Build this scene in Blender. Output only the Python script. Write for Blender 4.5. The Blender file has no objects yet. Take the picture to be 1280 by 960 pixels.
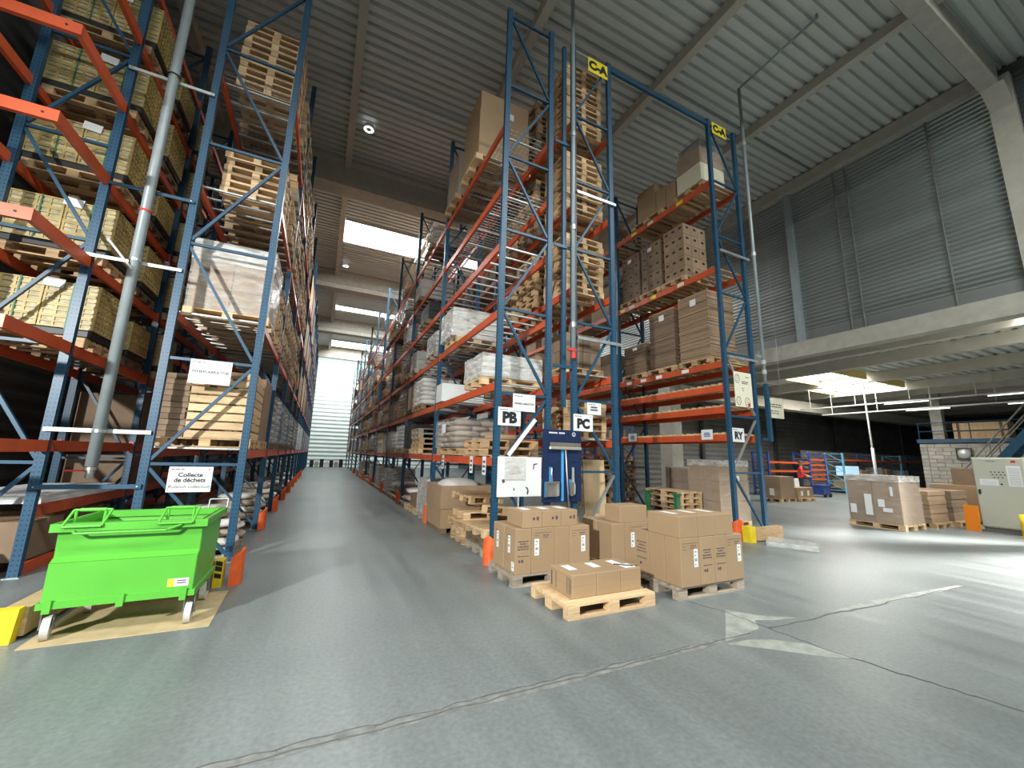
import bpy, bmesh, math, random
from mathutils import Vector, Matrix, noise
random.seed(11)
S = bpy.context.scene
COL = S.collection
R = math.radians

# ------------------------------------------------------------------ camera
cam_d = bpy.data.cameras.new('camera')
cam_d.sensor_width = 36.0
cam_d.lens = 13.8416
cam_d.clip_end = 300
cam = bpy.data.objects.new('camera', cam_d)
COL.objects.link(cam)
cx = Vector((0.9002605, -0.4345686, 0.0260990))
cy = Vector((-0.1007549, -0.1496539, 0.9835915))
cz = Vector((-0.4235322, -0.8881181, -0.1785125))
cam.matrix_world = Matrix(((cx.x, cy.x, cz.x, 0), (cx.y, cy.y, cz.y, 0), (cx.z, cy.z, cz.z, 1.66), (0, 0, 0, 1)))
S.camera = cam

# ------------------------------------------------------------------ world, exposure, large lights
S.view_settings.view_transform = 'Standard'
S.view_settings.look = 'None'
S.view_settings.gamma = 1.0
S.view_settings.exposure = 0.43
S.view_settings.use_curve_mapping = False
w = bpy.data.worlds.new('hall_ambient')
S.world = w
w.use_nodes = True
w.node_tree.nodes['Background'].inputs[0].default_value = (0.93, 1.0, 0.99, 1)
w.node_tree.nodes['Background'].inputs[1].default_value = 0.13


def area(name, loc, sx, sy, power, col=(1, 1, 1), rot=(0, 0, 0), spread=180):
    d = bpy.data.lights.new(name, 'AREA')
    d.shape = 'RECTANGLE'
    d.size = sx
    d.size_y = sy
    d.energy = power
    d.color = col
    d.spread = R(spread)
    o = bpy.data.objects.new(name, d)
    o.location = loc
    o.rotation_euler = rot
    COL.objects.link(o)
    return o


def spot(name, loc, target, power, ang, blend, size, col=(1, 1, 1)):
    d = bpy.data.lights.new(name, 'SPOT')
    d.energy = power
    d.spot_size = R(ang)
    d.spot_blend = blend
    d.shadow_soft_size = size
    d.color = col
    o = bpy.data.objects.new(name, d)
    o.location = loc
    o.rotation_euler = (Vector(target) - Vector(loc)).to_track_quat('-Z', 'Y').to_euler()
    COL.objects.link(o)
    return o


SKY = [(1.83, 19.5, 3.6, 2.1), (5.7, 19.5, 3.6, 2.1), (9.55, 19.5, 3.6, 2.1), (1.83, 42.0, 3.6, 2.4), (5.7, 42.0, 3.6, 2.4),
       (1.83, 31.0, 3.6, 1.0), (5.7, 31.0, 3.6, 1.0), (-2.0, -3.2, 3.6, 2.1), (5.7, -3.2, 3.6, 2.1), (9.55, -3.2, 3.6, 2.1)]  # negative y: unseen skylights behind the camera, added as frontal fill
for i, (x, y, a, b) in enumerate(SKY):
    area('skylight_daylight', (x, y, 12.2), a, b, 340 if y > 0 else 620, (0.97, 1.0, 1.0) if y > 0 else (0.95, 1.0, 0.98))
ASKY = [(21.2, 10.2, 3.3, 1.9), (25.1, 10.8, 3.3, 3.0)]
for x, y, a, b in ASKY:
    area('annex_skylight_daylight', (x, y, 5.85), a, b, 270, (1, 0.98, 0.92))
area('annex_rooflight_over_forecourt', (17.4, 2.2, 5.8), 3.0, 2.2, 300, (1.0, 1.0, 0.97), spread=120)
spot('forecourt_lamp', (18.3, 1.4, 5.2), (11.6, 3.35, 0.0), 15000, 44, 1.0, 0.35, (1.0, 1.0, 0.96))
spot('flood_lamp_light', (-7.4, -2.4, 5.0), (0.3, 6.8, 0.6), 5600, 78, 0.85, 0.2, (0.98, 1.0, 0.97))
area('end_wall_fill', (0.8, 43.9, 10.8), 6, 2, 420, (0.9, 1.0, 0.97), (R(35), 0, 0))  # added fill lamp that brightens the end wall; there is no door


# ------------------------------------------------------------------ materials
MAT = {}


def nmat(name):
    m = bpy.data.materials.new(name)
    m.use_nodes = True
    nt = m.node_tree
    b = nt.nodes['Principled BSDF']
    MAT[name] = m
    return m, nt, b


def N(nt, t, **k):
    n = nt.nodes.new(t)
    for a, v in k.items():
        if hasattr(n, a):
            setattr(n, a, v)
        else:
            n.inputs[a].default_value = v
    return n


def L(nt, a, b):
    nt.links.new(a, b)


def plain(name, col, rough=0.5, metal=0.0, var=0.0, scale=6.0, bump=0.0, rand=0.0, coat=0.0, stretch=None, detail=4.0):
    """base colour broken up by noise (var) and by a per-object random value (rand)"""
    m, nt, b = nmat(name)
    b.inputs['Roughness'].default_value = rough
    b.inputs['Metallic'].default_value = metal
    if coat:
        b.inputs['Coat Weight'].default_value = coat
    c = (*col, 1)
    if var == 0 and rand == 0 and bump == 0:
        b.inputs['Base Color'].default_value = c
        return m
    tc = N(nt, 'ShaderNodeTexCoord')
    mp = N(nt, 'ShaderNodeMapping')
    if stretch:
        mp.inputs['Scale'].default_value = stretch
    L(nt, tc.outputs['Object'], mp.inputs[0])
    oi = N(nt, 'ShaderNodeObjectInfo')
    no = N(nt, 'ShaderNodeTexNoise')
    no.inputs['Scale'].default_value = scale
    no.inputs['Detail'].default_value = detail
    add = N(nt, 'ShaderNodeVectorMath', operation='ADD')
    sc = N(nt, 'ShaderNodeVectorMath', operation='SCALE')
    cmb = N(nt, 'ShaderNodeCombineXYZ')
    L(nt, oi.outputs['Random'], cmb.inputs[0])
    L(nt, oi.outputs['Random'], cmb.inputs[1])
    L(nt, cmb.outputs[0], sc.inputs[0])
    sc.inputs['Scale'].default_value = 37.0
    L(nt, mp.outputs[0], add.inputs[0])
    L(nt, sc.outputs[0], add.inputs[1])
    L(nt, add.outputs[0], no.inputs['Vector'])
    # value multiplier
    mr = N(nt, 'ShaderNodeMapRange')
    mr.inputs['From Min'].default_value = 0.25
    mr.inputs['From Max'].default_value = 0.75
    mr.inputs['To Min'].default_value = 1 - var
    mr.inputs['To Max'].default_value = 1 + var
    L(nt, no.outputs['Fac'], mr.inputs['Value'])
    mr2 = N(nt, 'ShaderNodeMapRange')
    mr2.inputs['To Min'].default_value = 1 - rand
    mr2.inputs['To Max'].default_value = 1 + rand
    L(nt, oi.outputs['Random'], mr2.inputs['Value'])
    mu = N(nt, 'ShaderNodeMath', operation='MULTIPLY')
    L(nt, mr.outputs[0], mu.inputs[0])
    L(nt, mr2.outputs[0], mu.inputs[1])
    vm = N(nt, 'ShaderNodeVectorMath', operation='SCALE')
    vm.inputs[0].default_value = col
    L(nt, mu.outputs[0], vm.inputs['Scale'])
    L(nt, vm.outputs[0], b.inputs['Base Color'])
    if bump:
        bp = N(nt, 'ShaderNodeBump')
        bp.inputs['Strength'].default_value = bump
        bp.inputs['Distance'].default_value = 0.02
        L(nt, no.outputs['Fac'], bp.inputs['Height'])
        L(nt, bp.outputs[0], b.inputs['Normal'])
    return m


plain('blue', (0.02, 0.10, 0.22), 0.42, 0.0, 0.18, 3.0, rand=0.08)
plain('blue_plain', (0.014, 0.068, 0.13), 0.42, 0.0, 0.12, 3.0, rand=0.1)
plain('light_blue', (0.12, 0.42, 0.65), 0.45)
plain('orange', (0.60, 0.095, 0.03), 0.42, 0.0, 0.16, 3.0, rand=0.1)
plain('guard_orange', (0.80, 0.13, 0.03), 0.5, 0.0, 0.2, 8.0)
plain('yellow', (0.85, 0.62, 0.02), 0.5, 0.0, 0.12, 9.0)
plain('yellow_sign', (0.95, 0.75, 0.03), 0.5)
plain('galv', (0.50, 0.54, 0.54), 0.38, 0.75, 0.18, 9.0)
plain('galv_light', (0.50, 0.53, 0.52), 0.42, 0.35, 0.1, 9.0)
plain('pipe_grey', (0.33, 0.38, 0.39), 0.42, 0.15, 0.1, 4.0)
plain('wire', (0.42, 0.45, 0.45), 0.4, 0.5)
plain('wood', (0.50, 0.33, 0.175), 0.75, 0, 0.28, 5.0, 0.25, 0.3, stretch=(1.0, 9.0, 9.0))
plain('wood_pale', (0.66, 0.46, 0.26), 0.72, 0, 0.22, 5.0, 0.25, 0.2, stretch=(1.0, 9.0, 9.0))
plain('wood_grey', (0.36, 0.30, 0.235), 0.8, 0, 0.3, 5.0, 0.3, 0.22, stretch=(1.0, 9.0, 9.0))
plain('wood_dark', (0.20, 0.135, 0.08), 0.8, 0, 0.3, 5.0, 0.25, 0.25, stretch=(1.0, 9.0, 9.0))
plain('plywood', (0.60, 0.42, 0.24), 0.65, 0, 0.14, 2.5, 0.0, 0.1, stretch=(4, 4, 0.7))
plain('carton', (0.37, 0.25, 0.142), 0.72, 0, 0.06, 2.0, 0.0, 0.06)
plain('carton_mid', (0.33, 0.225, 0.14), 0.75, 0, 0.1, 2.5, 0.0, 0.12)
plain('carton_dark', (0.23, 0.155, 0.10), 0.75, 0, 0.12, 2.5, 0.0, 0.15)
plain('tape', (0.50, 0.36, 0.22), 0.35, 0, 0.05)
plain('print_ink', (0.10, 0.07, 0.085), 0.7)
plain('label_white', (0.82, 0.84, 0.84), 0.55)
plain('white', (0.78, 0.80, 0.79), 0.5, 0, 0.04, 4.0)
plain('black', (0.012, 0.012, 0.014), 0.6)
plain('dark_plastic', (0.02, 0.021, 0.024), 0.5, 0, 0.2, 6)
plain('board_blue', (0.008, 0.022, 0.075), 0.45, 0, 0.1, 3.0)
plain('bright_blue', (0.06, 0.36, 0.78), 0.45)
plain('bin_blue', (0.03, 0.07, 0.30), 0.45)
plain('steel', (0.55, 0.56, 0.56), 0.35, 0.85, 0.15, 8)
plain('aluminium', (0.62, 0.60, 0.55), 0.4, 0.6)
plain('green', (0.105, 0.45, 0.045), 0.38, 0, 0.08, 3.0, 0.03)
plain('green_dark', (0.03, 0.16, 0.07), 0.5, 0, 0.2, 4.0)
plain('wheel', (0.62, 0.60, 0.57), 0.55, 0, 0.2, 14)
plain('bristle', (0.17, 0.14, 0.11), 0.9, 0, 0.3, 60)
plain('sack_paper', (0.40, 0.32, 0.245), 0.75, 0, 0.16, 5.0, 0.3, 0.18)
plain('sack_white', (0.66, 0.64, 0.60), 0.6, 0, 0.12, 5.0, 0.3, 0.12)
plain('sack_grey', (0.34, 0.32, 0.30), 0.6, 0, 0.2, 5.0, 0.3, 0.25)
plain('crate', (0.50, 0.37, 0.13), 0.5, 0, 0.1, 3.0, 0, 0.12)
plain('crate_fill', (0.48, 0.42, 0.27), 0.6, 0, 0.45, 9.0)
plain('concrete', (0.44, 0.42, 0.36), 0.85, 0, 0.12, 4.0, 0.15)
plain('concrete_block', (0.36, 0.345, 0.31), 0.9, 0, 0.22, 3.0, 0.2, 0.12)
plain('block_joint', (0.24, 0.23, 0.21), 0.95)
plain('purlin_paint', (0.50, 0.475, 0.41), 0.75, 0, 0.1, 2.0)
plain('cabinet_grey', (0.50, 0.505, 0.43), 0.45, 0, 0.03, 2.0)
plain('cabinet_plinth', (0.17, 0.17, 0.155), 0.6)
plain('panel_orange', (0.85, 0.24, 0.01), 0.5)
plain('mat_tan', (0.52, 0.40, 0.22), 0.8, 0, 0.18, 6.0, 0.1)
plain('cream', (0.82, 0.78, 0.60), 0.5)
plain('red', (0.60, 0.04, 0.03), 0.5)
plain('shirt_red', (0.72, 0.05, 0.05), 0.8)
plain('trousers', (0.03, 0.03, 0.045), 0.85)
plain('skin', (0.50, 0.29, 0.20), 0.6)
plain('hair', (0.05, 0.035, 0.025), 0.7)
plain('deck_metal', (0.58, 0.60, 0.57), 0.5, 0.1, 0.12, 0.6, stretch=(0.3, 3, 1))
plain('wall_metal', (0.34, 0.365, 0.355), 0.28, 0.45, 0.14, 0.9, stretch=(1, 0.2, 2))
plain('wall_dark', (0.075, 0.08, 0.077), 0.55, 0.2, 0.15, 1.0)
plain('end_wall', (0.72, 0.82, 0.80), 0.55, 0.0, 0.06, 1.0)
plain('kerb_yellow', (0.72, 0.55, 0.18), 0.6)
plain('annex_wall', (0.20, 0.20, 0.19), 0.6, 0.1, 0.15, 1.0)
plain('slab_top', (0.1, 0.1, 0.1), 0.9)
plain('reflective', (0.8, 0.8, 0.8), 0.4)


def emis(name, col, st):
    m, nt, b = nmat(name)
    b.inputs['Base Color'].default_value = (*col, 1)
    b.inputs['Emission Color'].default_value = (*col, 1)
    b.inputs['Emission Strength'].default_value = st


emis('skylight', (1, 0.99, 0.95), 3.0)
emis('tube_on', (0.95, 1, 0.98), 1.6)
emis('case_glow', (0.45, 0.68, 0.85), 0.5)  # glow put into the colour of the blue case, which is no lamp
emis('lamp_ring', (1, 1, 1), 1.3)


def post_material():
    """blue painted upright with two rows of round perforations on every face"""
    m, nt, b = nmat('post_blue')
    b.inputs['Roughness'].default_value = 0.42
    tc = N(nt, 'ShaderNodeTexCoord')
    sx = N(nt, 'ShaderNodeSeparateXYZ')
    L(nt, tc.outputs['Object'], sx.inputs[0])
    sn = N(nt, 'ShaderNodeSeparateXYZ')
    L(nt, tc.outputs['Normal'], sn.inputs[0])

    def M(op, a, bb=None, cc=None):
        n = N(nt, 'ShaderNodeMath', operation=op)
        for i, v in enumerate((a, bb, cc)):
            if v is None:
                continue
            if isinstance(v, (int, float)):
                n.inputs[i].default_value = v
            else:
                L(nt, v, n.inputs[i])
        return n.outputs[0]
    isx = M('GREATER_THAN', M('ABSOLUTE', sn.outputs[0]), 0.5)
    u = M('ADD', M('MULTIPLY', sx.outputs[1], isx), M('MULTIPLY', sx.outputs[0], M('SUBTRACT', 1.0, isx)))
    du = M('SUBTRACT', M('ABSOLUTE', u), 0.024)
    dz = M('MULTIPLY', M('SUBTRACT', M('FRACT', M('DIVIDE', sx.outputs[2], 0.06)), 0.5), 0.06)
    d2 = M('ADD', M('MULTIPLY', du, du), M('MULTIPLY', dz, dz))
    hole = M('LESS_THAN', d2, 0.0095 ** 2)
    no = N(nt, 'ShaderNodeTexNoise')
    no.inputs['Scale'].default_value = 2.5
    L(nt, tc.outputs['Object'], no.inputs['Vector'])
    cr = N(nt, 'ShaderNodeValToRGB')
    cr.color_ramp.elements[0].color = (0.012, 0.058, 0.115, 1)
    cr.color_ramp.elements[1].color = (0.021, 0.094, 0.175, 1)
    L(nt, no.outputs['Fac'], cr.inputs[0])
    mx = N(nt, 'ShaderNodeMix', data_type='RGBA')
    L(nt, hole, mx.inputs['Factor'])
    L(nt, cr.outputs[0], mx.inputs[6])
    mx.inputs[7].default_value = (0.006, 0.012, 0.022, 1)
    L(nt, mx.outputs[2], b.inputs['Base Color'])


post_material()


def wrap_material(name, fac, tint, rough=0.16):
    m, nt, b = nmat(name)
    b.inputs['Base Color'].default_value = (*tint, 1)
    b.inputs['Roughness'].default_value = rough
    tr = N(nt, 'ShaderNodeBsdfTransparent')
    mx = N(nt, 'ShaderNodeMixShader')
    tc = N(nt, 'ShaderNodeTexCoord')
    mp = N(nt, 'ShaderNodeMapping')
    mp.inputs['Scale'].default_value = (1.5, 1.5, 5)
    no = N(nt, 'ShaderNodeTexNoise')
    no.inputs['Scale'].default_value = 3.0
    no.inputs['Detail'].default_value = 6
    L(nt, tc.outputs['Object'], mp.inputs[0])
    L(nt, mp.outputs[0], no.inputs['Vector'])
    mr = N(nt, 'ShaderNodeMapRange')
    mr.inputs['From Min'].default_value = 0.35
    mr.inputs['From Max'].default_value = 0.7
    mr.inputs['To Min'].default_value = fac * 0.6
    mr.inputs['To Max'].default_value = min(0.95, fac * 1.7)
    L(nt, no.outputs['Fac'], mr.inputs['Value'])
    L(nt, mr.outputs[0], mx.inputs[0])
    L(nt, tr.outputs[0], mx.inputs[1])
    L(nt, b.outputs[0], mx.inputs[2])
    bp = N(nt, 'ShaderNodeBump')
    bp.inputs['Strength'].default_value = 0.4
    bp.inputs['Distance'].default_value = 0.03
    L(nt, no.outputs['Fac'], bp.inputs['Height'])
    L(nt, bp.outputs[0], b.inputs['Normal'])
    out = nt.nodes['Material Output']
    L(nt, mx.outputs[0], out.inputs['Surface'])
    return m


wrap_material('wrap_clear', 0.13, (0.85, 0.85, 0.85))
wrap_material('wrap_half', 0.3, (0.75, 0.74, 0.72), 0.2)
wrap_material('wrap_milky', 0.5, (0.78, 0.77, 0.74), 0.25)


def floor_material():
    m, nt, b = nmat('floor_concrete')
    geo = N(nt, 'ShaderNodeNewGeometry')
    sp = N(nt, 'ShaderNodeSeparateXYZ')
    L(nt, geo.outputs['Position'], sp.inputs[0])

    def noise_n(scale, detail, stretch=None):
        n = N(nt, 'ShaderNodeTexNoise')
        n.inputs['Scale'].default_value = scale
        n.inputs['Detail'].default_value = detail
        if stretch:
            mp = N(nt, 'ShaderNodeMapping')
            mp.inputs['Scale'].default_value = stretch
            L(nt, geo.outputs['Position'], mp.inputs[0])
            L(nt, mp.outputs[0], n.inputs['Vector'])
        else:
            L(nt, geo.outputs['Position'], n.inputs['Vector'])
        return n.outputs['Fac']
    a = noise_n(0.55, 6)
    f = noise_n(28, 5)
    st = noise_n(1.1, 5, (3.2, 0.22, 1))
    cr = N(nt, 'ShaderNodeValToRGB')
    cr.color_ramp.elements[0].position = 0.3
    cr.color_ramp.elements[0].color = (0.146, 0.166, 0.165, 1)
    cr.color_ramp.elements[1].position = 0.72
    cr.color_ramp.elements[1].color = (0.196, 0.217, 0.213, 1)
    L(nt, a, cr.inputs[0])
    mu = N(nt, 'ShaderNodeMapRange')
    mu.inputs['From Min'].default_value = 0.3
    mu.inputs['From Max'].default_value = 0.7
    mu.inputs['To Min'].default_value = 0.86
    mu.inputs['To Max'].default_value = 1.14
    L(nt, f, mu.inputs['Value'])
    mu2 = N(nt, 'ShaderNodeMapRange')
    mu2.inputs['From Min'].default_value = 0.3
    mu2.inputs['From Max'].default_value = 0.75
    mu2.inputs['To Min'].default_value = 0.88
    mu2.inputs['To Max'].default_value = 1.2
    L(nt, st, mu2.inputs['Value'])
    mm = N(nt, 'ShaderNodeMath', operation='MULTIPLY')
    L(nt, mu.outputs[0], mm.inputs[0])
    L(nt, mu2.outputs[0], mm.inputs[1])
    sc = N(nt, 'ShaderNodeVectorMath', operation='SCALE')
    L(nt, cr.outputs[0], sc.inputs[0])
    L(nt, mm.outputs[0], sc.inputs['Scale'])
    L(nt, sc.outputs[0], b.inputs['Base Color'])
    rr = N(nt, 'ShaderNodeMapRange')
    rr.inputs['To Min'].default_value = 0.27
    rr.inputs['To Max'].default_value = 0.52
    L(nt, st, rr.inputs['Value'])
    L(nt, rr.outputs[0], b.inputs['Roughness'])
    b.inputs['Specular IOR Level'].default_value = 0.35
    bp = N(nt, 'ShaderNodeBump')
    bp.inputs['Strength'].default_value = 0.12
    bp.inputs['Distance'].default_value = 0.01
    L(nt, f, bp.inputs['Height'])
    L(nt, bp.outputs[0], b.inputs['Normal'])


floor_material()
plain('floor_patch', (0.31, 0.32, 0.29), 0.8, 0, 0.32, 7.0, 0.2)
plain('floor_joint', (0.115, 0.12, 0.115), 0.9, 0, 0.3, 20)
plain('floor_joint_fill', (0.20, 0.205, 0.19), 0.85, 0, 0.35, 12, 0.3)

# ------------------------------------------------------------------ mesh helpers


class MB:
    def __init__(self):
        self.v = []
        self.f = []
        self.mi = []

    def quad(self, a, b, c, d, mi=0):
        n = len(self.v)
        self.v += [tuple(a), tuple(b), tuple(c), tuple(d)]
        self.f.append((n, n + 1, n + 2, n + 3))
        self.mi.append(mi)

    def box(self, x0, x1, y0, y1, z0, z1, mi=0, M=None):
        n = len(self.v)
        p = [(x0, y0, z0), (x1, y0, z0), (x1, y1, z0), (x0, y1, z0), (x0, y0, z1), (x1, y0, z1), (x1, y1, z1), (x0, y1, z1)]
        if M is not None:
            p = [tuple(M @ Vector(q)) for q in p]
        self.v += p
        self.f += [tuple(n + i for i in q) for q in ((0, 3, 2, 1), (4, 5, 6, 7), (0, 1, 5, 4), (1, 2, 6, 5), (2, 3, 7, 6), (3, 0, 4, 7))]
        self.mi += [mi] * 6
        return self

    def bar(self, p, q, w, h, mi=0):
        """rectangular bar from p to q: w sideways, h in the other direction"""
        p, q = Vector(p), Vector(q)
        d = q - p
        ln = d.length
        M = Matrix.Translation(p) @ d.to_track_quat('Y', 'Z').to_matrix().to_4x4()
        return self.box(-w / 2, w / 2, 0, ln, -h / 2, h / 2, mi, M)

    def tube(self, p, q, r, n=10, mi=0, cap=True, r2=None):
        p, q = Vector(p), Vector(q)
        d = (q - p)
        M = d.to_track_quat('Z', 'Y').to_matrix()
        s = len(self.v)
        for base, rad in ((p, r), (q, r if r2 is None else r2)):
            for i in range(n):
                a = 2 * math.pi * i / n
                self.v.append(tuple(base + M @ Vector((rad * math.cos(a), rad * math.sin(a), 0))))
        for i in range(n):
            j = (i + 1) % n
            self.f.append((s + i, s + j, s + n + j, s + n + i))
            self.mi.append(mi)
        if cap:
            self.f.append(tuple(s + i for i in reversed(range(n))))
            self.f.append(tuple(s + n + i for i in range(n)))
            self.mi += [mi, mi]
        return self

    def path(self, pts, r, n=8, mi=0):
        for a, b in zip(pts[:-1], pts[1:]):
            self.tube(a, b, r, n, mi)
        return self

    def prism(self, poly, axis, a, b, mi=0):
        """extrude a 2-D polygon along an axis between a and b"""
        def P(u, v, t):
            return {'x': (t, u, v), 'y': (u, t, v), 'z': (u, v, t)}[axis]
        n = len(poly)
        s = len(self.v)
        self.v += [P(u, v, a) for u, v in poly] + [P(u, v, b) for u, v in poly]
        for i in range(n):
            j = (i + 1) % n
            self.f.append((s + i, s + j, s + n + j, s + n + i))
        self.f.append(tuple(s + i for i in reversed(range(n))))
        self.f.append(tuple(s + n + i for i in range(n)))
        self.mi += [mi] * (n + 2)
        return self

    def mesh(self, name, mats, smooth=False, fix=True):
        me = bpy.data.meshes.new(name)
        me.from_pydata(self.v, [], self.f)
        if isinstance(mats, str):
            mats = [mats]
        for m in mats:
            me.materials.append(MAT[m])
        if any(self.mi):
            me.polygons.foreach_set('material_index', self.mi)
        if smooth:
            me.polygons.foreach_set('use_smooth', [True] * len(me.polygons))
        if fix:
            bm = bmesh.new()
            bm.from_mesh(me)
            bmesh.ops.recalc_face_normals(bm, faces=bm.faces)
            bm.to_mesh(me)
            bm.free()
        me.update()
        return me


CACHE = {}


def cached(key, fn):
    if key not in CACHE:
        CACHE[key] = fn()
    return CACHE[key]


def obj(name, me, parent=None, loc=(0, 0, 0), rot=(0, 0, 0), kind=None, label=None, cat=None, group=None, scale=None):
    o = bpy.data.objects.new(name, me)
    COL.objects.link(o)
    if parent:
        o.parent = parent
    o.location = loc
    o.rotation_euler = rot
    if scale:
        o.scale = scale
    if kind:
        o['kind'] = kind
    if label:
        o['label'] = label
    if cat:
        o['category'] = cat
    if group:
        o['group'] = group
    return o


def thing(name, label, cat, loc=(0, 0, 0), rz=0.0, group=None):
    return obj(name, None, None, loc, (0, 0, rz), None, label, cat, group)


def bbox_mesh(sx, sy, sz, mat, bev=0.006):
    """bevelled box standing on z=0, centred in x and y"""
    def mk():
        m = MB().box(-sx / 2, sx / 2, -sy / 2, sy / 2, 0, sz)
        me = m.mesh('box', mat)
        if bev:
            bm = bmesh.new()
            bm.from_mesh(me)
            bmesh.ops.bevel(bm, geom=bm.edges[:], offset=bev, segments=1, affect='EDGES', profile=0.5)
            bm.to_mesh(me)
            bm.free()
        return me
    return cached(('bb', round(sx, 3), round(sy, 3), round(sz, 3), mat, bev), mk)


def text_mesh(s, size, mat, bold=0.0, shear=0.0, depth=0.0015):
    def mk():
        c = bpy.data.curves.new('lettering', 'FONT')
        c.body = s
        c.size = size
        c.align_x = 'CENTER'
        c.align_y = 'CENTER'
        c.offset = bold * size
        c.shear = shear
        c.extrude = depth
        c.resolution_u = 3
        o = bpy.data.objects.new('lettering', c)
        COL.objects.link(o)
        dg = bpy.context.evaluated_depsgraph_get()
        me = bpy.data.meshes.new_from_object(o.evaluated_get(dg))
        bpy.data.objects.remove(o)
        bpy.data.curves.remove(c)
        me.materials.clear()
        me.materials.append(MAT[mat])
        return me
    return cached(('tx', s, size, mat, bold, shear), mk)


def struct(name, me, parent=None, **k):
    return obj(name, me, parent, kind='structure' if parent is None else None, **k)


NUM = ['zeroth', 'first', 'second', 'third', 'fourth', 'fifth', 'sixth', 'seventh', 'eighth', 'ninth', 'tenth', 'eleventh', 'twelfth',
       'thirteenth', 'fourteenth', 'fifteenth', 'sixteenth']

# ------------------------------------------------------------------ the building
ZR = 12.30     # underside of the roof deck
XW = 15.45     # right wall of the high hall

m = MB()
m.box(-24, 52, -10, 50, -0.3, 0)
fl = struct('floor', m.mesh('floor', 'floor_concrete'))
fl['label'] = 'grey worn concrete warehouse floor'
# joints and repaired patch in the floor
m = MB()


def ribbon(pts, wd, z, mi=0):
    for (a, b) in zip(pts[:-1], pts[1:]):
        d = Vector((b[0] - a[0], b[1] - a[1], 0)).normalized()
        nrm = Vector((-d.y, d.x, 0)) * wd / 2
        A, B = Vector((*a, 0)), Vector((*b, 0))
        mm_ = [A - nrm, B - nrm, B + nrm, A + nrm]
        n = len(m.v)
        m.v += [(q.x, q.y, 0.0006) for q in mm_] + [(q.x, q.y, z) for q in mm_]
        m.f += [(n + 4, n + 5, n + 6, n + 7), (n, n + 1, n + 5, n + 4), (n + 1, n + 2, n + 6, n + 5), (n + 2, n + 3, n + 7, n + 6), (n + 3, n, n + 4, n + 7)]
        m.mi += [mi] * 5


def wob(a, b, n, amp, seed):
    rs = random.Random(seed)
    out = []
    for i in range(n + 1):
        t = i / n
        dx, dy = b[0] - a[0], b[1] - a[1]
        ln = math.hypot(dx, dy)
        k = rs.uniform(-amp, amp) if 0 < i < n else 0
        out.append((a[0] + dx * t - dy / ln * k, a[1] + dy * t + dx / ln * k))
    return out


ribbon(wob((-3.0, 2.83), (3.95, 2.79), 40, 0.012, 1), 0.085, 0.0016)
struct('floor_joint_filling', m.mesh('joint', 'floor_joint_fill'), fl)
m = MB()
ribbon(wob((-3.0, 2.80), (4.0, 2.79), 60, 0.014, 2), 0.014, 0.0030)
ribbon(wob((-1.6, 2.865), (3.2, 2.825), 50, 0.02, 3), 0.010, 0.0030)
ribbon(wob((4.3, 2.80), (8.5, 2.60), 30, 0.02, 4), 0.018, 0.0028)
ribbon(wob((4.05, 3.9), (4.27, 3.26), 10, 0.012, 5), 0.016, 0.0028)
ribbon(wob((4.27, 3.26), (4.36, 2.12), 14, 0.03, 7), 0.012, 0.0028)
ribbon(wob((4.36, 2.12), (4.75, 0.6), 26, 0.02, 6), 0.020, 0.0028)
struct('floor_crack', m.mesh('crack', 'floor_joint'), fl)
m = MB()
# light star-shaped repair around the crossing of the joints
def onfloor(poly, z, name, mat):
    mb = MB().prism(poly, 'z', 0.0007, z)
    return struct(name, mb.mesh(name, mat), fl)


onfloor([(3.60, 2.76), (4.33, 3.30), (4.53, 3.05), (4.87, 2.84), (4.55, 2.90), (4.36, 2.98), (4.20, 2.83), (3.9, 2.79)], 0.0021, 'floor_patch', 'floor_patch')
onfloor([(3.56, 2.72), (3.85, 2.70), (4.05, 2.62), (4.27, 2.44), (4.42, 2.06), (4.15, 2.22), (3.85, 2.50)], 0.0021, 'floor_patch', 'floor_patch')
onfloor([(5.3, 2.80), (6.2, 2.81), (7.4, 2.74), (8.4, 2.66), (8.4, 2.60), (7.3, 2.65), (6.2, 2.70)], 0.0021, 'floor_patch', 'floor_patch')


def corrugated(x0, x1, y0, y1, z, pitch, depth, mat, name):
    """roof sheet, ribs along x"""
    mb = MB()
    prof = []
    y = y0
    while y < y1:
        prof += [(y, z), (y + pitch * 0.58, z), (y + pitch * 0.66, z + depth), (y + pitch * 0.92, z + depth)]
        y += pitch
    prof.append((y, z))
    n = len(prof)
    mb.v = [(x0, a, b) for a, b in prof] + [(x1, a, b) for a, b in prof]
    mb.f = [(i, i + 1, n + i + 1, n + i) for i in range(n - 1)]
    mb.mi = [0] * (n - 1)
    return mb.mesh(name, mat, fix=False)


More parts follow.
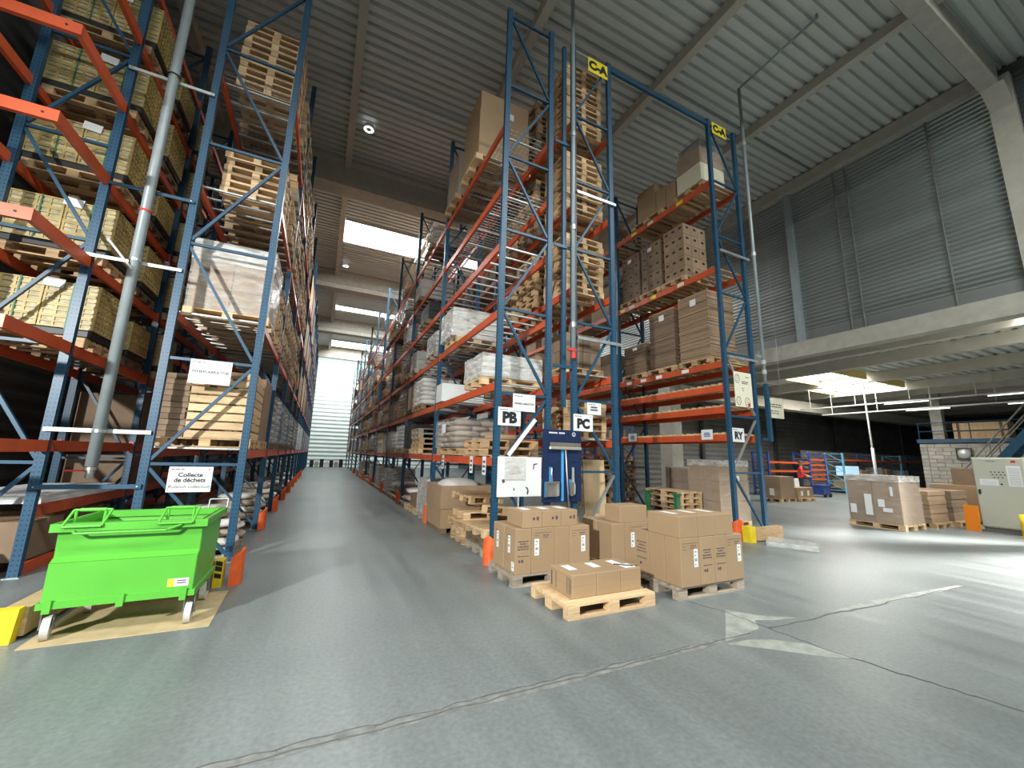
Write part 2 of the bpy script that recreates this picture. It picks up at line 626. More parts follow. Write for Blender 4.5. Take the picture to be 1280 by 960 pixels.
roof = struct('ceiling', corrugated(-20, XW + 0.2, -10, 48, ZR, 0.265, 0.11, 'deck_metal', 'roof_deck'))
obj('roof_slab', MB().box(-20, XW + 0.4, -10, 48.4, ZR + 0.14, ZR + 0.3).mesh('roof_slab', 'slab_top'), roof)
for i, x in enumerate([-15.6, -11.75, -7.87, -4.0, -0.1, 3.8, 7.65, 11.55]):
    mb = MB().box(x - 0.11, x + 0.11, -10, 48, ZR - 0.30, ZR - 0.002)
    obj('purlin', mb.mesh('purlin', 'purlin_paint'), roof)
for y in [2.75, 14.6, 24.7, 34.4, 44.3]:
    mb = MB()
    if y < 5:
        mb.prism([(2.40, 11.4), (2.72, 11.4), (2.72, 11.55), (2.66, 11.62), (2.66, ZR - .003), (2.46, ZR - .003), (2.46, 11.62), (2.40, 11.55)], 'x', -20, XW - 0.2)
        obj('roof_girder', mb.mesh('roof_girder', 'concrete'), roof)
        continue
    mb.prism([(y - 0.36, 11.15), (y + 0.36, 11.15), (y + 0.36, 11.42), (y + 0.16, 11.55), (y + 0.16, 12.1), (y + 0.3, 12.18), (y + 0.3, ZR - 0.003),
              (y - 0.3, ZR - 0.003), (y - 0.3, 12.18), (y - 0.16, 12.1), (y - 0.16, 11.55), (y - 0.36, 11.42)], 'x', -20, XW - 0.45)
    obj('roof_girder', mb.mesh('roof_girder', 'concrete'), roof)
for i, (x, y, a, b) in enumerate(SKY):
    mb = MB().box(x - a / 2, x + a / 2, y - b / 2, y + b / 2, 12.225, 12.29)
    obj('skylight_panel', mb.mesh('skylight_panel', 'skylight'), roof)
    mb = MB()
    for yy in (y - b / 2 - 0.04, y + b / 2 + 0.04):
        mb.box(x - a / 2, x + a / 2, yy - 0.03, yy + 0.03, 12.2, 12.295)
    obj('skylight_frame', mb.mesh('skylight_frame', 'purlin_paint'), roof)
# thin sprinkler lines under the deck
for y in (6.9, 10.8, 21.6):
    obj('sprinkler_line', MB().tube((-12, y, ZR - 0.06), (XW - 0.3, y, ZR - 0.06), 0.025, 8).mesh('line', 'pipe_grey', True), roof)
for i, (x, y) in enumerate([(0.4, 12.2), (0.3, 23.0)]):
    mb = MB()
    n = 20
    for k in range(n):
        a0, a1 = 2 * math.pi * k / n, 2 * math.pi * (k + 1) / n
        P_ = lambda r, a, z: (x + r * math.cos(a), y + r * math.sin(a), z)
        mb.quad(P_(0.075, a0, 12.0), P_(0.16, a0, 12.0), P_(0.16, a1, 12.0), P_(0.075, a1, 12.0), 1)
        mb.quad(P_(0.16, a0, 12.0), P_(0.16, a0, 12.12), P_(0.16, a1, 12.12), P_(0.16, a1, 12.0))
        mb.quad(P_(0.075, a0, 12.0), P_(0.075, a0, 12.1), P_(0.075, a1, 12.1), P_(0.075, a1, 12.0))
    mb.tube((x, y, 12.1), (x, y, ZR), 0.04, 8)
    o = obj('ceiling_lamp', mb.mesh('ceiling_lamp', ['white', 'lamp_ring']), None, label=['round white ring lamp on ceiling nearer the camera', 'small round ceiling lamp beyond the dark girder, near the skylight'][i],
            cat='lamp', group='round ceiling lamps')

# right wall of the high hall (above the annex opening) : horizontal corrugation
def hcorr(x, y0, y1, z0, z1, pitch, depth, mat, name, sgn=-1):
    mb = MB()
    prof = []
    z = z0
    while z < z1 - 1e-6:
        prof += [(x, z), (x + sgn * depth, z + pitch * 0.25), (x + sgn * depth, z + pitch * 0.5), (x, z + pitch * 0.75)]
        z += pitch
    prof.append((x, z))
    n = len(prof)
    mb.v = [(a, y0, b) for a, b in prof] + [(a, y1, b) for a, b in prof]
    mb.f = [(i, i + 1, n + i + 1, n + i) for i in range(n - 1)]
    mb.mi = [0] * (n - 1)
    return mb.mesh(name, mat, fix=False)


wr = struct('wall_right', hcorr(XW, 2.74, 47, 6.35, 11.95, 0.14, 0.045, 'wall_metal', 'wall_right'))
obj('near_cladding', hcorr(XW, -10, 2.27, 6.35, 11.95, 0.14, 0.045, 'wall_dark', 'near_cladding'), wr)
obj('wall_backing', MB().box(XW + 0.06, XW + 0.2, -10, 47, 5.9, 12.25).mesh('wall_backing', 'wall_dark'), wr)
obj('base_flashing', MB().box(XW - 0.06, XW + 0.06, 2.74, 47, 6.0, 6.36).mesh('flashing', 'wall_metal'), wr)
obj('edge_beam', MB().box(XW - 0.35, XW + 0.1, 2.74, 47, 5.4, 5.94).mesh('edge_beam', 'concrete'), wr)
obj('eaves_beam', MB().box(XW - 0.30, XW + 0.1, 2.74, 47, 11.85, 12.25).mesh('eaves_beam', 'concrete'), wr)
for y in (7.87, 20.1):
    obj('wall_post', MB().box(XW - 0.20, XW - 0.02, y - 0.11, y + 0.11, 5.9, 11.9).mesh('wall_post', 'pipe_grey'), wr)
for y in (3.95, 6.0, 6.35):
    obj('conduit', MB().tube((XW - 0.09, y, 5.95), (XW - 0.09, y, 11.8), 0.022, 8).mesh('conduit', 'cabinet_plinth'), wr)
for y in (2.75, 14.0, 24.7, 34.4):
    if y < 5:
        mb = MB().prism([(XW - .22, 2.28), (XW + .2, 2.28), (XW + .2, 2.72), (XW - .22, 2.72)], 'z', 0, 11.9)
        mb.prism([(XW - .75, 11.4), (XW - .22, 10.95), (XW - .22, 11.4)], 'y', 2.3, 2.71)
        struct('hall_column', mb.mesh('hall_column', 'concrete'))
        continue
    mb = MB().prism([(XW - 0.5, y - 0.36), (XW + 0.2, y - 0.36), (XW + 0.2, y + 0.36), (XW - 0.5, y + 0.36)], 'z', 0, 11.6)
    mb.prism([(XW - 0.85, 11.15), (XW - 0.5, 10.75), (XW - 0.5, 11.15)], 'y', y - 0.34, y + 0.34)
    struct('hall_column', mb.mesh('hall_column', 'concrete'))
we = struct('wall_end', hcorr(0, -16, 20, 0, 12.3, 0.42, 0.05, 'end_wall', 'wall_end', 1), loc=(0, 46.9, 0), rot=(0, 0, R(90)))
struct('shade_partition_left', hcorr(-5.3, 7.6, 46.8, 0, 12.3, 0.3, 0.04, 'wall_dark', 'shade_partition_left', 1))  # added dark partition, keeps light out so the void behind the racks stays black

# annex behind the opening in the right wall
AX1 = 50
ar = struct('ceiling_annex', corrugated(XW + 0.2, AX1, -8, 18.2, 5.95, 0.34, 0.10, 'deck_metal', 'annex_deck'))
obj('annex_roof_slab', MB().box(XW + 0.2, AX1, -8, 18.2, 6.07, 6.2).mesh('annex_slab', 'slab_top'), ar)
for x in (17.0, 19.35, 23.2, 27.05, 29.4, 32.0, 34.8, 38.7, 42.6):
    obj('annex_beam', MB().box(x - 0.14, x + 0.14, -8, 18, 5.52, 5.948).mesh('annex_beam', 'purlin_paint'), ar)
obj('annex_girder', MB().box(XW + 0.3, AX1, 13.7, 14.3, 4.75, 5.34).mesh('annex_girder', 'purlin_paint'), ar)
for x, y, a, b in ASKY:
    obj('skylight_panel', MB().box(x - a / 2, x + a / 2, y - b / 2, y + b / 2, 5.875, 5.94).mesh('skylight_panel', 'skylight'), ar)
    mb = MB()
    for yy in (y - b / 2 - 0.05, y + b / 2 + 0.05):
        mb.box(x - a / 2, x + a / 2, yy - 0.05, yy + 0.05, 5.62, 5.948)
    obj('skylight_kerb', mb.mesh('kerb', 'kerb_yellow'), ar)
obj('skylight_panel', MB().box(15.9, 18.9, 1.1, 3.3, 5.875, 5.94).mesh('skylight_panel', 'skylight'), ar)
ab = struct('wall_annex_back', hcorr(0, -AX1, -XW, 0, 6.0, 0.3, 0.04, 'annex_wall', 'wall_annex_back', 1), loc=(0, 18.0, 0), rot=(0, 0, R(90)))
for x in (22.3, 30.0, 37.7):
    obj('wall_post', MB().box(-0.22, -0.06, -x - 0.12, -x + 0.12, 0, 5.3).mesh('wall_post', 'wall_dark'), ab)
struct('wall_annex_right', MB().box(AX1 - 0.1, AX1 + 0.1, -8, 18, 0, 6.1).mesh('wall_annex_right', 'wall_dark'))
struct('wall_hall_lower', hcorr(XW, 18.0, 46.9, 0, 5.4, 0.3, 0.04, 'wall_dark', 'wall_hall_lower'))

# block-built office in the annex: single blocks, mortar behind them
wb = struct('wall_office', MB().box(30.03, 36, 2.0, 10.06, 0, 2.9).mesh('wall_office', 'block_joint'))
bme = bbox_mesh(0.06, 0.585, 0.19, 'concrete_block', 0.008)
bmh = bbox_mesh(0.06, 0.285, 0.19, 'concrete_block', 0.008)
nz = 14
for r in range(nz):
    z = 0.02 + r * 0.205
    y = 2.3 if r % 2 else 2.0
    while y < 10.0:
        ln = 0.6 if y + 0.6 <= 10.08 else 0.3
        obj('block', bme if ln == 0.6 else bmh, wb, (30.03, y + ln / 2, z))
        y += ln
obj('mezzanine_edge', MB().box(29.9, 36, 2.0, 10.15, 2.92, 3.12).mesh('mezzanine_edge', 'blue_plain'), wb)
mb = MB()
for z in (3.55, 4.0):
    mb.tube((30.0, 2, z), (30.0, 10.1, z), 0.022, 6)
for y in (2.4, 4.3, 6.2, 8.1, 10.05):
    mb.tube((30.0, y, 3.1), (30.0, y, 4.02), 0.022, 6)
obj('mezzanine_railing', mb.mesh('railing', 'blue_plain'), wb)
struct('annex_column', MB().box(30.3, 30.7, 9.15, 9.6, 3.12, 5.95).mesh('annex_column', 'concrete_block'))
wl = struct('wall_low_block', MB().box(29.0, 49.8, 15.5, 15.7, 0, 2.5).mesh('wall_low_block', 'block_joint'))
r = 0
for r in range(12):
    z = 0.02 + r * 0.205
    x = 29.0 + (0.3 if r % 2 else 0)
    while x < 43:
        obj('block', cached('blkx', lambda: bbox_mesh(0.585, 0.06, 0.19, 'concrete_block', 0.008)), wl, (x + 0.3, 15.5, z))
        x += 0.6

# ------------------------------------------------------------------ pallets
PAL = {}


def pallet_meshes(mat):
    if mat in PAL:
        return PAL[mat]
    d = {}
    d['wide'] = MB().box(-0.6, 0.6, -0.0725, 0.0725, 0.122, 0.144).mesh('board', mat)
    d['slim'] = MB().box(-0.6, 0.6, -0.05, 0.05, 0.122, 0.144).mesh('board', mat)
    d['cross'] = MB().box(-0.0725, 0.0725, -0.4, 0.4, 0.100, 0.1215).mesh('cross', mat)
    d['block'] = MB().box(-0.0725, 0.0725, -0.05, 0.05, 0.0225, 0.0995).mesh('block', mat)
    d['blockc'] = MB().box(-0.0725, 0.0725, -0.0725, 0.0725, 0.0225, 0.0995).mesh('block', mat)
    d['runner'] = MB().box(-0.6, 0.6, -0.05, 0.05, 0.0, 0.022).mesh('runner', mat)
    d['runnerw'] = MB().box(-0.6, 0.6, -0.0725, 0.0725, 0.0, 0.022).mesh('runner', mat)
    mb = MB()
    for y, h in ((-0.3275, .0725), (-.16, .05), (0, .0725), (.16, .05), (.3275, .0725)):
        mb.box(-0.6, 0.6, y - h, y + h, 0.122, 0.144)
    for x in (-0.5275, 0, 0.5275):
        mb.box(x - .0725, x + .0725, -.4, .4, .1, .1215)
        for y in (-.35, 0, .35):
            mb.box(x - .0725, x + .0725, y - .05, y + .05, .0225, .0995)
    for y in (-.35, 0, .35):
        mb.box(-.6, .6, y - .05, y + .05, 0, .022)
    d['one'] = mb.mesh('pallet', mat)
    PAL[mat] = d
    return d


FAR = MB()
FARM = ['wood', 'wood_pale', 'wood_grey', 'wood_dark']


def pallet(loc, label, group=None, mat='wood', rz=0.0, full=True, sx=1.0, sy=1.0, name='wooden_pallet', far=False):
    d = pallet_meshes(mat)
    if far:
        me = d['one']
        n0 = len(FAR.v)
        c_, s_ = math.cos(rz), math.sin(rz)
        FAR.v += [(loc[0] + v.co.x * sx * c_ - v.co.y * sy * s_, loc[1] + v.co.x * sx * s_ + v.co.y * sy * c_, loc[2] + v.co.z) for v in me.vertices]
        FAR.f += [tuple(n0 + i for i in p.vertices) for p in me.polygons]
        FAR.mi += [FARM.index(mat)] * len(me.polygons)
        return None
    if not full:
        return obj(name, d['one'], None, loc, (0, 0, rz), None, label, 'pallet', group, (sx, sy, 1))
    t = thing(name, label, 'pallet', loc, rz, group)
    t.scale = (sx, sy, 1)
    for y, k in ((-0.3275, 'wide'), (-.16, 'slim'), (0, 'wide'), (.16, 'slim'), (.3275, 'wide')):
        obj('top_board', d[k], t, (0, y, 0))
    for x in (-0.5275, 0, 0.5275):
        obj('cross_board', d['cross'], t, (x, 0, 0))
        for y in (-.35, 0, .35):
            obj('block', d['blockc'] if y == 0 else d['block'], t, (x, y, 0))
    for y in (-.35, 0, .35):
        obj('bottom_board', d['runnerw'] if y == 0 else d['runner'], t, (0, y, 0))
    return t


WC = ['wood', 'wood_pale', 'wood_grey', 'wood']


def pallet_stack(x, y, z, n, where, group, rz=0.0, full=True, sx=1.0, sy=1.0, jitter=0.02, mats=WC, far=False):
    for i in range(n):
        q = 'top' if i == n - 1 and n > 1 else NUM[i + 1]
        lab = f'{"top" if q == "top" else q + " from bottom"} wooden pallet, {where}'
        pallet((x + random.uniform(-jitter, jitter), y + random.uniform(-jitter, jitter), z + i * 0.1445), lab, group, random.choice(mats), rz + random.uniform(-.01, .01), full, sx, sy, far=far)


# ------------------------------------------------------------------ racks
def post_mesh(h):
    def mk():
        poly = [(-.05, -.04), (.05, -.04), (.05, .04), (.02, .04), (.02, .032), (.042, .032), (.042, -.032), (-.042, -.032), (-.042, .032), (-.02, .032), (-.02, .04), (-.05, .04)]
        return MB().prism(poly, 'z', 0, h).mesh('post', 'post_blue')
    return cached(('post', h), mk)


def beam_mesh(ln, hgt=0.13, mat='orange'):
    def mk():
        poly = [(-.025, -hgt), (.025, -hgt), (.025, -.03), (.012, -.03), (.012, 0), (-.025, 0)]
        return MB().prism(poly, 'y', 0, ln).mesh('beam', mat)
    return cached(('beam', round(ln, 3), hgt, mat), mk)


CONN = lambda: cached('conn', lambda: MB().box(-.035, .035, -.012, .012, -.17, .03).mesh('connector', 'orange'))


def rack(name, label, x0, x1, ys, levels, ztop, nodes, flip, near=2, hgt=0.13, decks=None, last_braces=3, grey=()):
    t = thing(name, label, 'rack', (x0, ys[0], 0))
    W = x1 - x0
    for k, y in enumerate(ys):
        yy = y - ys[0]
        for px in (0, W):
            p = obj('post', post_mesh(ztop), t, (px, yy, 0))
            if k < 2:
                obj('foot_plate', cached('fp', lambda: MB().box(-.075, .075, -.065, .065, 0, .008).mesh('foot', 'galv')), p)
        mb = MB()
        segs = []
        for i, z in enumerate(nodes):
            segs.append(((0.05, yy, z), (W - 0.05, yy, z)))
            zn = nodes[i + 1] if i + 1 < len(nodes) else None
            if zn:
                a, b = ((0.05, z + .06), (W - 0.05, zn - .06)) if (i + flip) % 2 == 0 else ((W - 0.05, z + .06), (0.05, zn - .06))
                segs.append(((a[0], yy, a[1]), (b[0], yy, b[1])))
        segs.append(((W - .05 if flip else .05, yy, nodes[0] - .06), (.05 if flip else W - .05, yy, 0.12)))
        for s, e in segs:
            if k <= last_braces:
                obj('brace', MB().bar(s, e, 0.042, 0.042).mesh('brace', 'galv' if k == 0 and segs.index((s, e)) in grey else 'blue_plain'), t)
            else:
                mb.bar(s, e, 0.042, 0.042)
        if k > last_braces:
            obj('bracing', mb.mesh('bracing', 'blue_plain'), t)
        if k == len(ys) - 1:
            continue
        ln = ys[k + 1] - y - 0.08
        for li, z in enumerate(levels):
            for px, s in ((0, 1), (W, -1)):
                b = obj('load_beam', beam_mesh(ln, hgt), t, (px, yy + 0.04, z), (0, 0, 0))
                if k < near:
                    for q in (0.012, ln - 0.012):
                        obj('end_connector', CONN(), b, (-.004 if s > 0 else .004, q, 0))
            kind = decks(k, li) if decks else None
            if kind == 'bars':
                n = int(ln / 0.33)
                bm_ = cached(('dbar', round(W, 2)), lambda: MB().box(-.02, W + .0, -.02, .02, -.022, .004).mesh('deck_bar', 'galv_light'))
                for q in range(n):
                    obj('deck_bar', bm_, t, (0.01, yy + 0.2 + q * (ln - .3) / (n - 1), z + .012))
            elif kind == 'wire':
                mb2 = MB()
                q = 0.1
                while q < ln:
                    mb2.box(0, W, q - .003, q + .003, .004, .010)
                    q += 0.1
                q = 0.05
                while q < W:
                    mb2.box(q - .003, q + .003, 0.05, ln, .010, .016)
                    q += 0.1
                obj('wire_deck', mb2.mesh('wire_deck', 'wire'), t, (0, yy + .04, z))
                bm_ = cached(('dbar', round(W, 2)), lambda: MB().box(-.02, W + .0, -.02, .02, -.022, .004).mesh('deck_bar', 'galv_light'))
                for q in range(6):
                    obj('deck_bar', bm_, t, (0.01, yy + 0.35 + q * (ln - .5) / 5, z + .0))
            elif kind == 'slats':
                n = int(ln / 0.19)
                th_ = .048 if li < 3 else .022
                sm = cached(('slat', round(W, 2), th_), lambda: MB().box(-.028, W + .028, -.045, .045, .0, th_).mesh('deck_slat', 'wood_pale' if li < 3 else 'wood'))
                for q in range(n):
                    obj('deck_slat', sm, t, (0, yy + 0.14 + q * (ln - .2) / (n - 1), z + .001))
    return t


NP_ = [1.40, 2.70, 4.22, 5.74, 7.28, 8.85, 10.5]
PBY = [6.04 + 3.9 * k for k in range(11)]
PBL = [1.62, 2.90, 4.20, 5.50, 6.68, 8.00]
PCL = [2.00, 3.26, 4.95, 6.73, 8.74]
RYY = [6.04 + 3.66 * k for k in range(5)]
RYL = [2.27, 2.92, 3.44, 4.02, 6.44, 8.85]
L1Y = [7.41 + 2.72 * k for k in range(15)]
L1L = [1.64, 3.74, 5.95, 8.15]
L2Y = [7.41 + 2.72 * k for k in range(9)]
L2L = [0.14, 0.86, 1.70, 3.03, 4.30, 5.60, 6.86, 8.12, 9.38]


def dk_pb(k, l):
    return ('wire' if l in (4, 5) and k == 0 else 'bars') if k < 3 else None


pb = rack('pallet_rack', 'long blue and orange pallet rack carrying the PB sign, right of the aisle', 2.62, 3.60, PBY, PBL, 10.65, NP_, 0, 2, .14, dk_pb)
rack('pallet_rack', 'blue rack with PC sign and pallet stacks, back to back with the PB rack', 4.16, 5.12, PBY[:8], PCL, 10.65, NP_, 1, 1, .14, lambda k, l: 'bars' if k == 0 and l in (0, 1) else None, grey=(12, 13))
ry = rack('pallet_rack', 'rightmost tall rack with RY sign, wooden slat decks and carton stacks', 8.46, 9.48, RYY, RYL, 10.65, NP_, 0, 2, .15, lambda k, l: 'slats' if k < 2 else None, grey=(1, 3))
rack('pallet_rack', 'left rack directly beside the aisle, behind the green tipping bin', -2.21, -1.06, L1Y, L1L, 10.9, [1.41, 2.97, 4.83, 6.64, 8.52, 10.35], 0, 2, .14,
     lambda k, l: ('wire' if l == 3 and k == 0 else 'bars') if k < 3 else None)
l2 = rack('pallet_rack', 'leftmost rack holding yellow crates, with bright orange overhanging beam ends', -4.26, -3.27, L2Y, L2L, 10.9, [1.41, 3.0, 4.56, 6.1, 7.72, 9.3, 10.6], 1, 2, .15, None)
for z in L2L[2:]:
    b = obj('overhang_beam', MB().prism([(-.03, -.15), (.03, -.15), (.03, 0), (-.03, 0)], 'y', -1.27, 0.0).mesh('overhang', 'orange'), l2, (0.99 + 0.02, 0, z))
    obj('overhang_beam', MB().prism([(-.03, -.15), (.03, -.15), (.03, 0), (-.03, 0)], 'y', -1.27, 0.0).mesh('overhang', 'orange'), l2, (-.02, 0, z))
    c = obj('end_beam', MB().box(-1.3, 1.04, -1.33, -1.27, -.15, 0).mesh('end_beam', 'orange'), l2, (0, 0, z))
    obj('bolt_hole', MB().tube((.90, -1.336, -.075), (.90, -1.329, -.075), .014, 8).mesh('hole', 'black'), c)
obj('beam_label', MB().box(-.55, -.15, -1.336, -1.331, -.11, -.03).mesh('beam_label', 'label_white'), l2, (0, 0, 6.86))
for yy in (.35, 1.0, 2.9):
    tg = obj('beam_tag', MB().box(-.031, -.0275, yy, yy + .16, -.30, .01).mesh('beam_tag', 'label_white'), pb, (0, 0, 1.62))
    obj('tag_print', MB().box(-.0325, -.031, yy + .03, yy + .13, -.10, -.06).box(-.0325, -.031, yy + .03, yy + .13, -.18, -.14).box(-.0325, -.031, yy + .03, yy + .13, -.26, -.22).mesh('tag_print', 'print_ink'), tg)
# wire mesh back panel of the RY rack
mb = MB()
q = 0.0
while q < 3.5:
    mb.box(1.075, 1.079, .1 + q, .104 + q, 6.5, 8.75)
    q += 0.1
q = 6.5
while q < 8.76:
    mb.box(1.08, 1.084, .1, 3.56, q, q + .004)
    q += 0.1
obj('mesh_panel', mb.mesh('mesh_panel', 'wire'), ry)
# coloured tags on the RY beams
for i, (yy, z) in enumerate([(0.9, 8.85), (2.0, 8.85), (2.7, 8.85), (1.0, 6.44), (2.0, 6.44), (2.9, 6.44), (3.3, 6.44)]):
    obj('beam_tag', MB().box(-.031, -.0255, yy, yy + .22, -.12, -.02).mesh('beam_tag', 'yellow_sign' if i % 2 == 0 else 'cream'), ry, (0, 0, z))
for i, (yy, z) in enumerate([(1.0, 4.02), (1.9, 4.02), (2.5, 4.02), (3.1, 4.02)]):
    obj('beam_tag', MB().box(-.031, -.0255, yy, yy + .22, -.12, -.03).mesh('beam_tag', 'label_white'), ry, (0, 0, z))

# cross ties between the two left racks, with the grey sprinkler riser
for i, (z, mt, h_) in enumerate([(7.5, 'galv_light', .05), (5.5, 'blue_plain', .05), (4.33, 'galv_light', .05), (1.845, 'galv_light', .055), (1.10, 'blue_plain', .06)]):
    t = thing('rack_tie', ['topmost pale tie bar between the two left racks', 'blue tie bar between left racks above the middle', 'pale tie bar with white bracket rod, middle of the riser pipe',
                           'pale tie bar crossing the lower grey riser pipe', 'blue tie bar just above the green bin, between left racks'][i], 'tie bar', (-2.74, 7.355, z), 0, 'ties between the left racks')
    obj('bar', MB().box(-.55, .55, -.02, .0, -h_ / 2, h_ / 2).mesh('bar', mt), t)
    for sx_ in (-.51, .51):
        obj('bolt', MB().tube((sx_, -.03, 0), (sx_, -.019, 0), .012, 6).mesh('bolt', 'steel'), t)
t = thing('sprinkler_riser', 'thick grey vertical pipe rising between the two left racks', 'pipe', (-2.71, 7.25, 1.22))
obj('pipe', MB().tube((0, 0, .15), (0, 0, 11.0), .065, 16).mesh('pipe', 'pipe_grey', True), t)
obj('pipe_end', MB().tube((0, 0, 0), (0, 0, .16), .045, 14).tube((0, 0, .1), (0, 0, .14), .06, 14).mesh('pipe_end', 'steel'), t)
obj('valve_handle', MB().box(-.26, -.03, -.015, .015, .085, .105).mesh('valve_handle', 'red'), t, label='small red valve handle')
for z in (3.9, 6.3):
    obj('clamp', MB().tube((0, 0, z - .015), (0, 0, z + .015), .078, 14).mesh('clamp', 'red' if z < 5 else 'black'), t)
for z in (.62, 3.11, 6.28):
    obj('coupling', MB().tube((0, 0, z - .02), (0, 0, z + .02), .072, 14).mesh('coupling', 'galv'), t)
obj('bracket_rod', MB().tube((0, -.05, 2.95), (-.22, -.28, 3.25), .016, 8).mesh('rod', 'white'), t)

# risers and cable channels on the right racks
t = thing('sprinkler_riser', 'slim grey pipe with red valve between PB and PC frames', 'pipe', (4.06, 5.90, 0))
obj('pipe', MB().tube((0, 0, 3.55), (0, 0, 12.25), .042, 12).mesh('pipe', 'pipe_grey', True), t)
for z in (4.1, 6.1, 8.2):
    obj('coupling', MB().tube((0, 0, z - .05), (0, 0, z + .05), .058, 12).mesh('coupling', 'galv'), t)
obj('valve', MB().box(-.14, .03, -.05, .0, 3.58, 3.63).tube((0, 0, 3.45), (0, 0, 3.56), .05, 10).mesh('valve', 'red'), t)
t = thing('cable_channel', 'narrow dark blue steel channel hanging beside the PC frame', 'channel', (3.93, 6.04, 0))
obj('channel', MB().prism([(-.04, -.03), (.04, -.03), (.04, .03), (.03, .03), (.03, -.02), (-.03, -.02), (-.03, .03), (-.04, .03)], 'z', 2.55, 10.45).mesh('channel', 'blue_plain'), t)
for z in (3.3, 5.7, 8.0):
    obj('mount', MB().box(-.25, .15, -.06, -.03, z - .03, z + .03).mesh('mount', 'blue_plain'), t)
t = thing('sprinkler_riser', 'grey pipe running up the outer side of the RY frame to the roof', 'pipe', (9.72, 5.90, 0))
obj('pipe', MB().tube((0, 0, 3.6), (0, 0, 12.1), .042, 12).tube((0, 0, 12.1), (0, -2.0, 12.2), .03, 10).tube((0, -2.0, 12.19), (0, -2.0, 12.296), .03, 10).mesh('pipe', 'pipe_grey', True), t)
for z in (3.85, 4.1, 7.0, 10.3):
    obj('coupling', MB().tube((0, 0, z - .05), (0, 0, z + .05), .058, 12).mesh('coupling', 'galv_light'), t)
obj('guard_channel', MB().prism([(-.045, -.05), (.045, -.05), (.045, .03), (.035, .03), (.035, -.04), (-.035, -.04), (-.035, .03), (-.045, .03)], 'z', 2.15, 3.55).mesh('guard_channel', 'blue_plain'), t)
for z in (2.2, 4.25):
    obj('bracket', MB().box(-.25, .08, .0, .03, z - .03, z + .03).mesh('bracket', 'blue_plain' if z < 3 else 'galv'), t)
# tie beam at the top between the PC and RY frames
tb = obj('rack_tie', MB().box(5.175, 8.405, 6.01, 6.07, 10.46, 10.58).mesh('tie', 'blue_plain'), None, label='dark blue tie beam joining PC and RY frame tops', cat='tie bar')
for i, (xa, xb, z) in enumerate([(4.2, 5.2, 7.0), (4.2, 5.28, 3.9), (8.5, 9.62, 6.85), (8.5, 9.62, 4.12)]):
    obj('pipe_support', MB().box(xa, xb, 5.955, 5.985, z - .03, z + .03).mesh('support', 'galv'), None,
        label=['grey support bar high across the PC frame', 'grey support bar crossing the PC frame below its middle', 'grey support bar high across the RY frame', 'grey support bar above the RY picture poster'][i], cat='bar')

# ------------------------------------------------------------------ post guards and end timbers


def guard_mesh(mat='guard_orange'):
    def mk():
        mb = MB()
        n = 10
        pts = []
        for r_ in (.13, .095):
            pts.append([(r_ * math.cos(a), r_ * math.sin(a)) for a in [R(180 + 180 * i / n) for i in range(n + 1)]])
        o, i_ = pts
        for k in range(n):
            def zt(kk):
                return 0.43 - 0.10 * abs(kk / n - .5) * 2
            a, b, c, d = o[k], o[k + 1], i_[k + 1], i_[k]
            za, zb = zt(k), zt(k + 1)
            s = len(mb.v)
            mb.v += [(a[0], a[1], 0), (b[0], b[1], 0), (c[0], c[1], 0), (d[0], d[1], 0), (a[0], a[1], za), (b[0], b[1], zb), (c[0], c[1], zb), (d[0], d[1], za)]
            mb.f += [(s, s + 1, s + 5, s + 4), (s + 2, s + 3, s + 7, s + 6), (s + 4, s + 5, s + 6, s + 7), (s + 3, s, s + 4, s + 7), (s + 1, s + 2, s + 6, s + 5)]
            mb.mi += [0] * 5
        return mb.mesh('guard', mat)
    return cached('guard' + mat, mk)


for k in range(9):
    obj('post_guard', guard_mesh(), None, ((-1.0, 7.41 + 2.72 * k, 0) if k else (-.84, 6.24, 0)), (0, 0, R(90)), None,
        f'orange plastic guard at the {NUM[k + 1]} post foot, left side of aisle', 'guard', 'orange post guards along the aisle')
    if k < 8:
        obj('post_guard', guard_mesh(), None, (2.57, 6.04 + 3.9 * k - (0.06 if k == 0 else 0), 0), (0, 0, R(-45 if k == 0 else -90)), None,
            f'orange plastic guard at the {NUM[k + 1]} post foot, right side of aisle', 'guard', 'orange post guards along the aisle')
obj('post_guard', guard_mesh(), None, (8.40, 5.98, 0), (0, 0, R(-30)), None, 'orange guard at the foot of the RY rack front post', 'guard')
t = thing('end_barrier', 'timber barrier with yellow and black end plate beside green bin wheel', 'barrier', (-1.02, 6.22, 0))
obj('timber', MB().box(-1.1, .02, -.06, .06, .02, .30).mesh('timber', 'wood'), t)
obj('end_plate', MB().box(.02, .11, -.10, .08, 0, .31).mesh('end_plate', 'yellow'), t)
for z in (.12, .2, .26):
    obj('black_stripe', MB().prism([(.03, z), (.10, z - .02), (.10, z + .03), (.03, z + .05)], 'y', -.104, -.1).mesh('stripe', 'black'), t)
t = thing('end_barrier', 'beige steel barrier with bright yellow end cap at lower left', 'barrier', (-2.22, 5.1, 0))
obj('rail', MB().box(-.09, .09, .05, 1.0, .03, .25).mesh('rail', 'wood_pale'), t)
obj('end_cap', MB().prism([(-.12, 0), (.05, 0), (.07, .27), (-.10, .27)], 'y', -.04, .05).mesh('end_cap', 'yellow'), t)
t = thing('end_barrier', 'timber barrier with yellow plate at the foot of the RY frame', 'barrier', (8.35, 5.66, 0))
obj('timber', MB().box(.06, 1.05, -.05, .07, .02, .28).mesh('timber', 'wood'), t)
obj('end_plate', MB().box(-.12, .07, -.08, .09, 0, .32).mesh('end_plate', 'yellow'), t)
t = thing('end_barrier', 'yellow plate beside the orange guard at the PB post foot', 'barrier', (2.75, 6.0, 0))
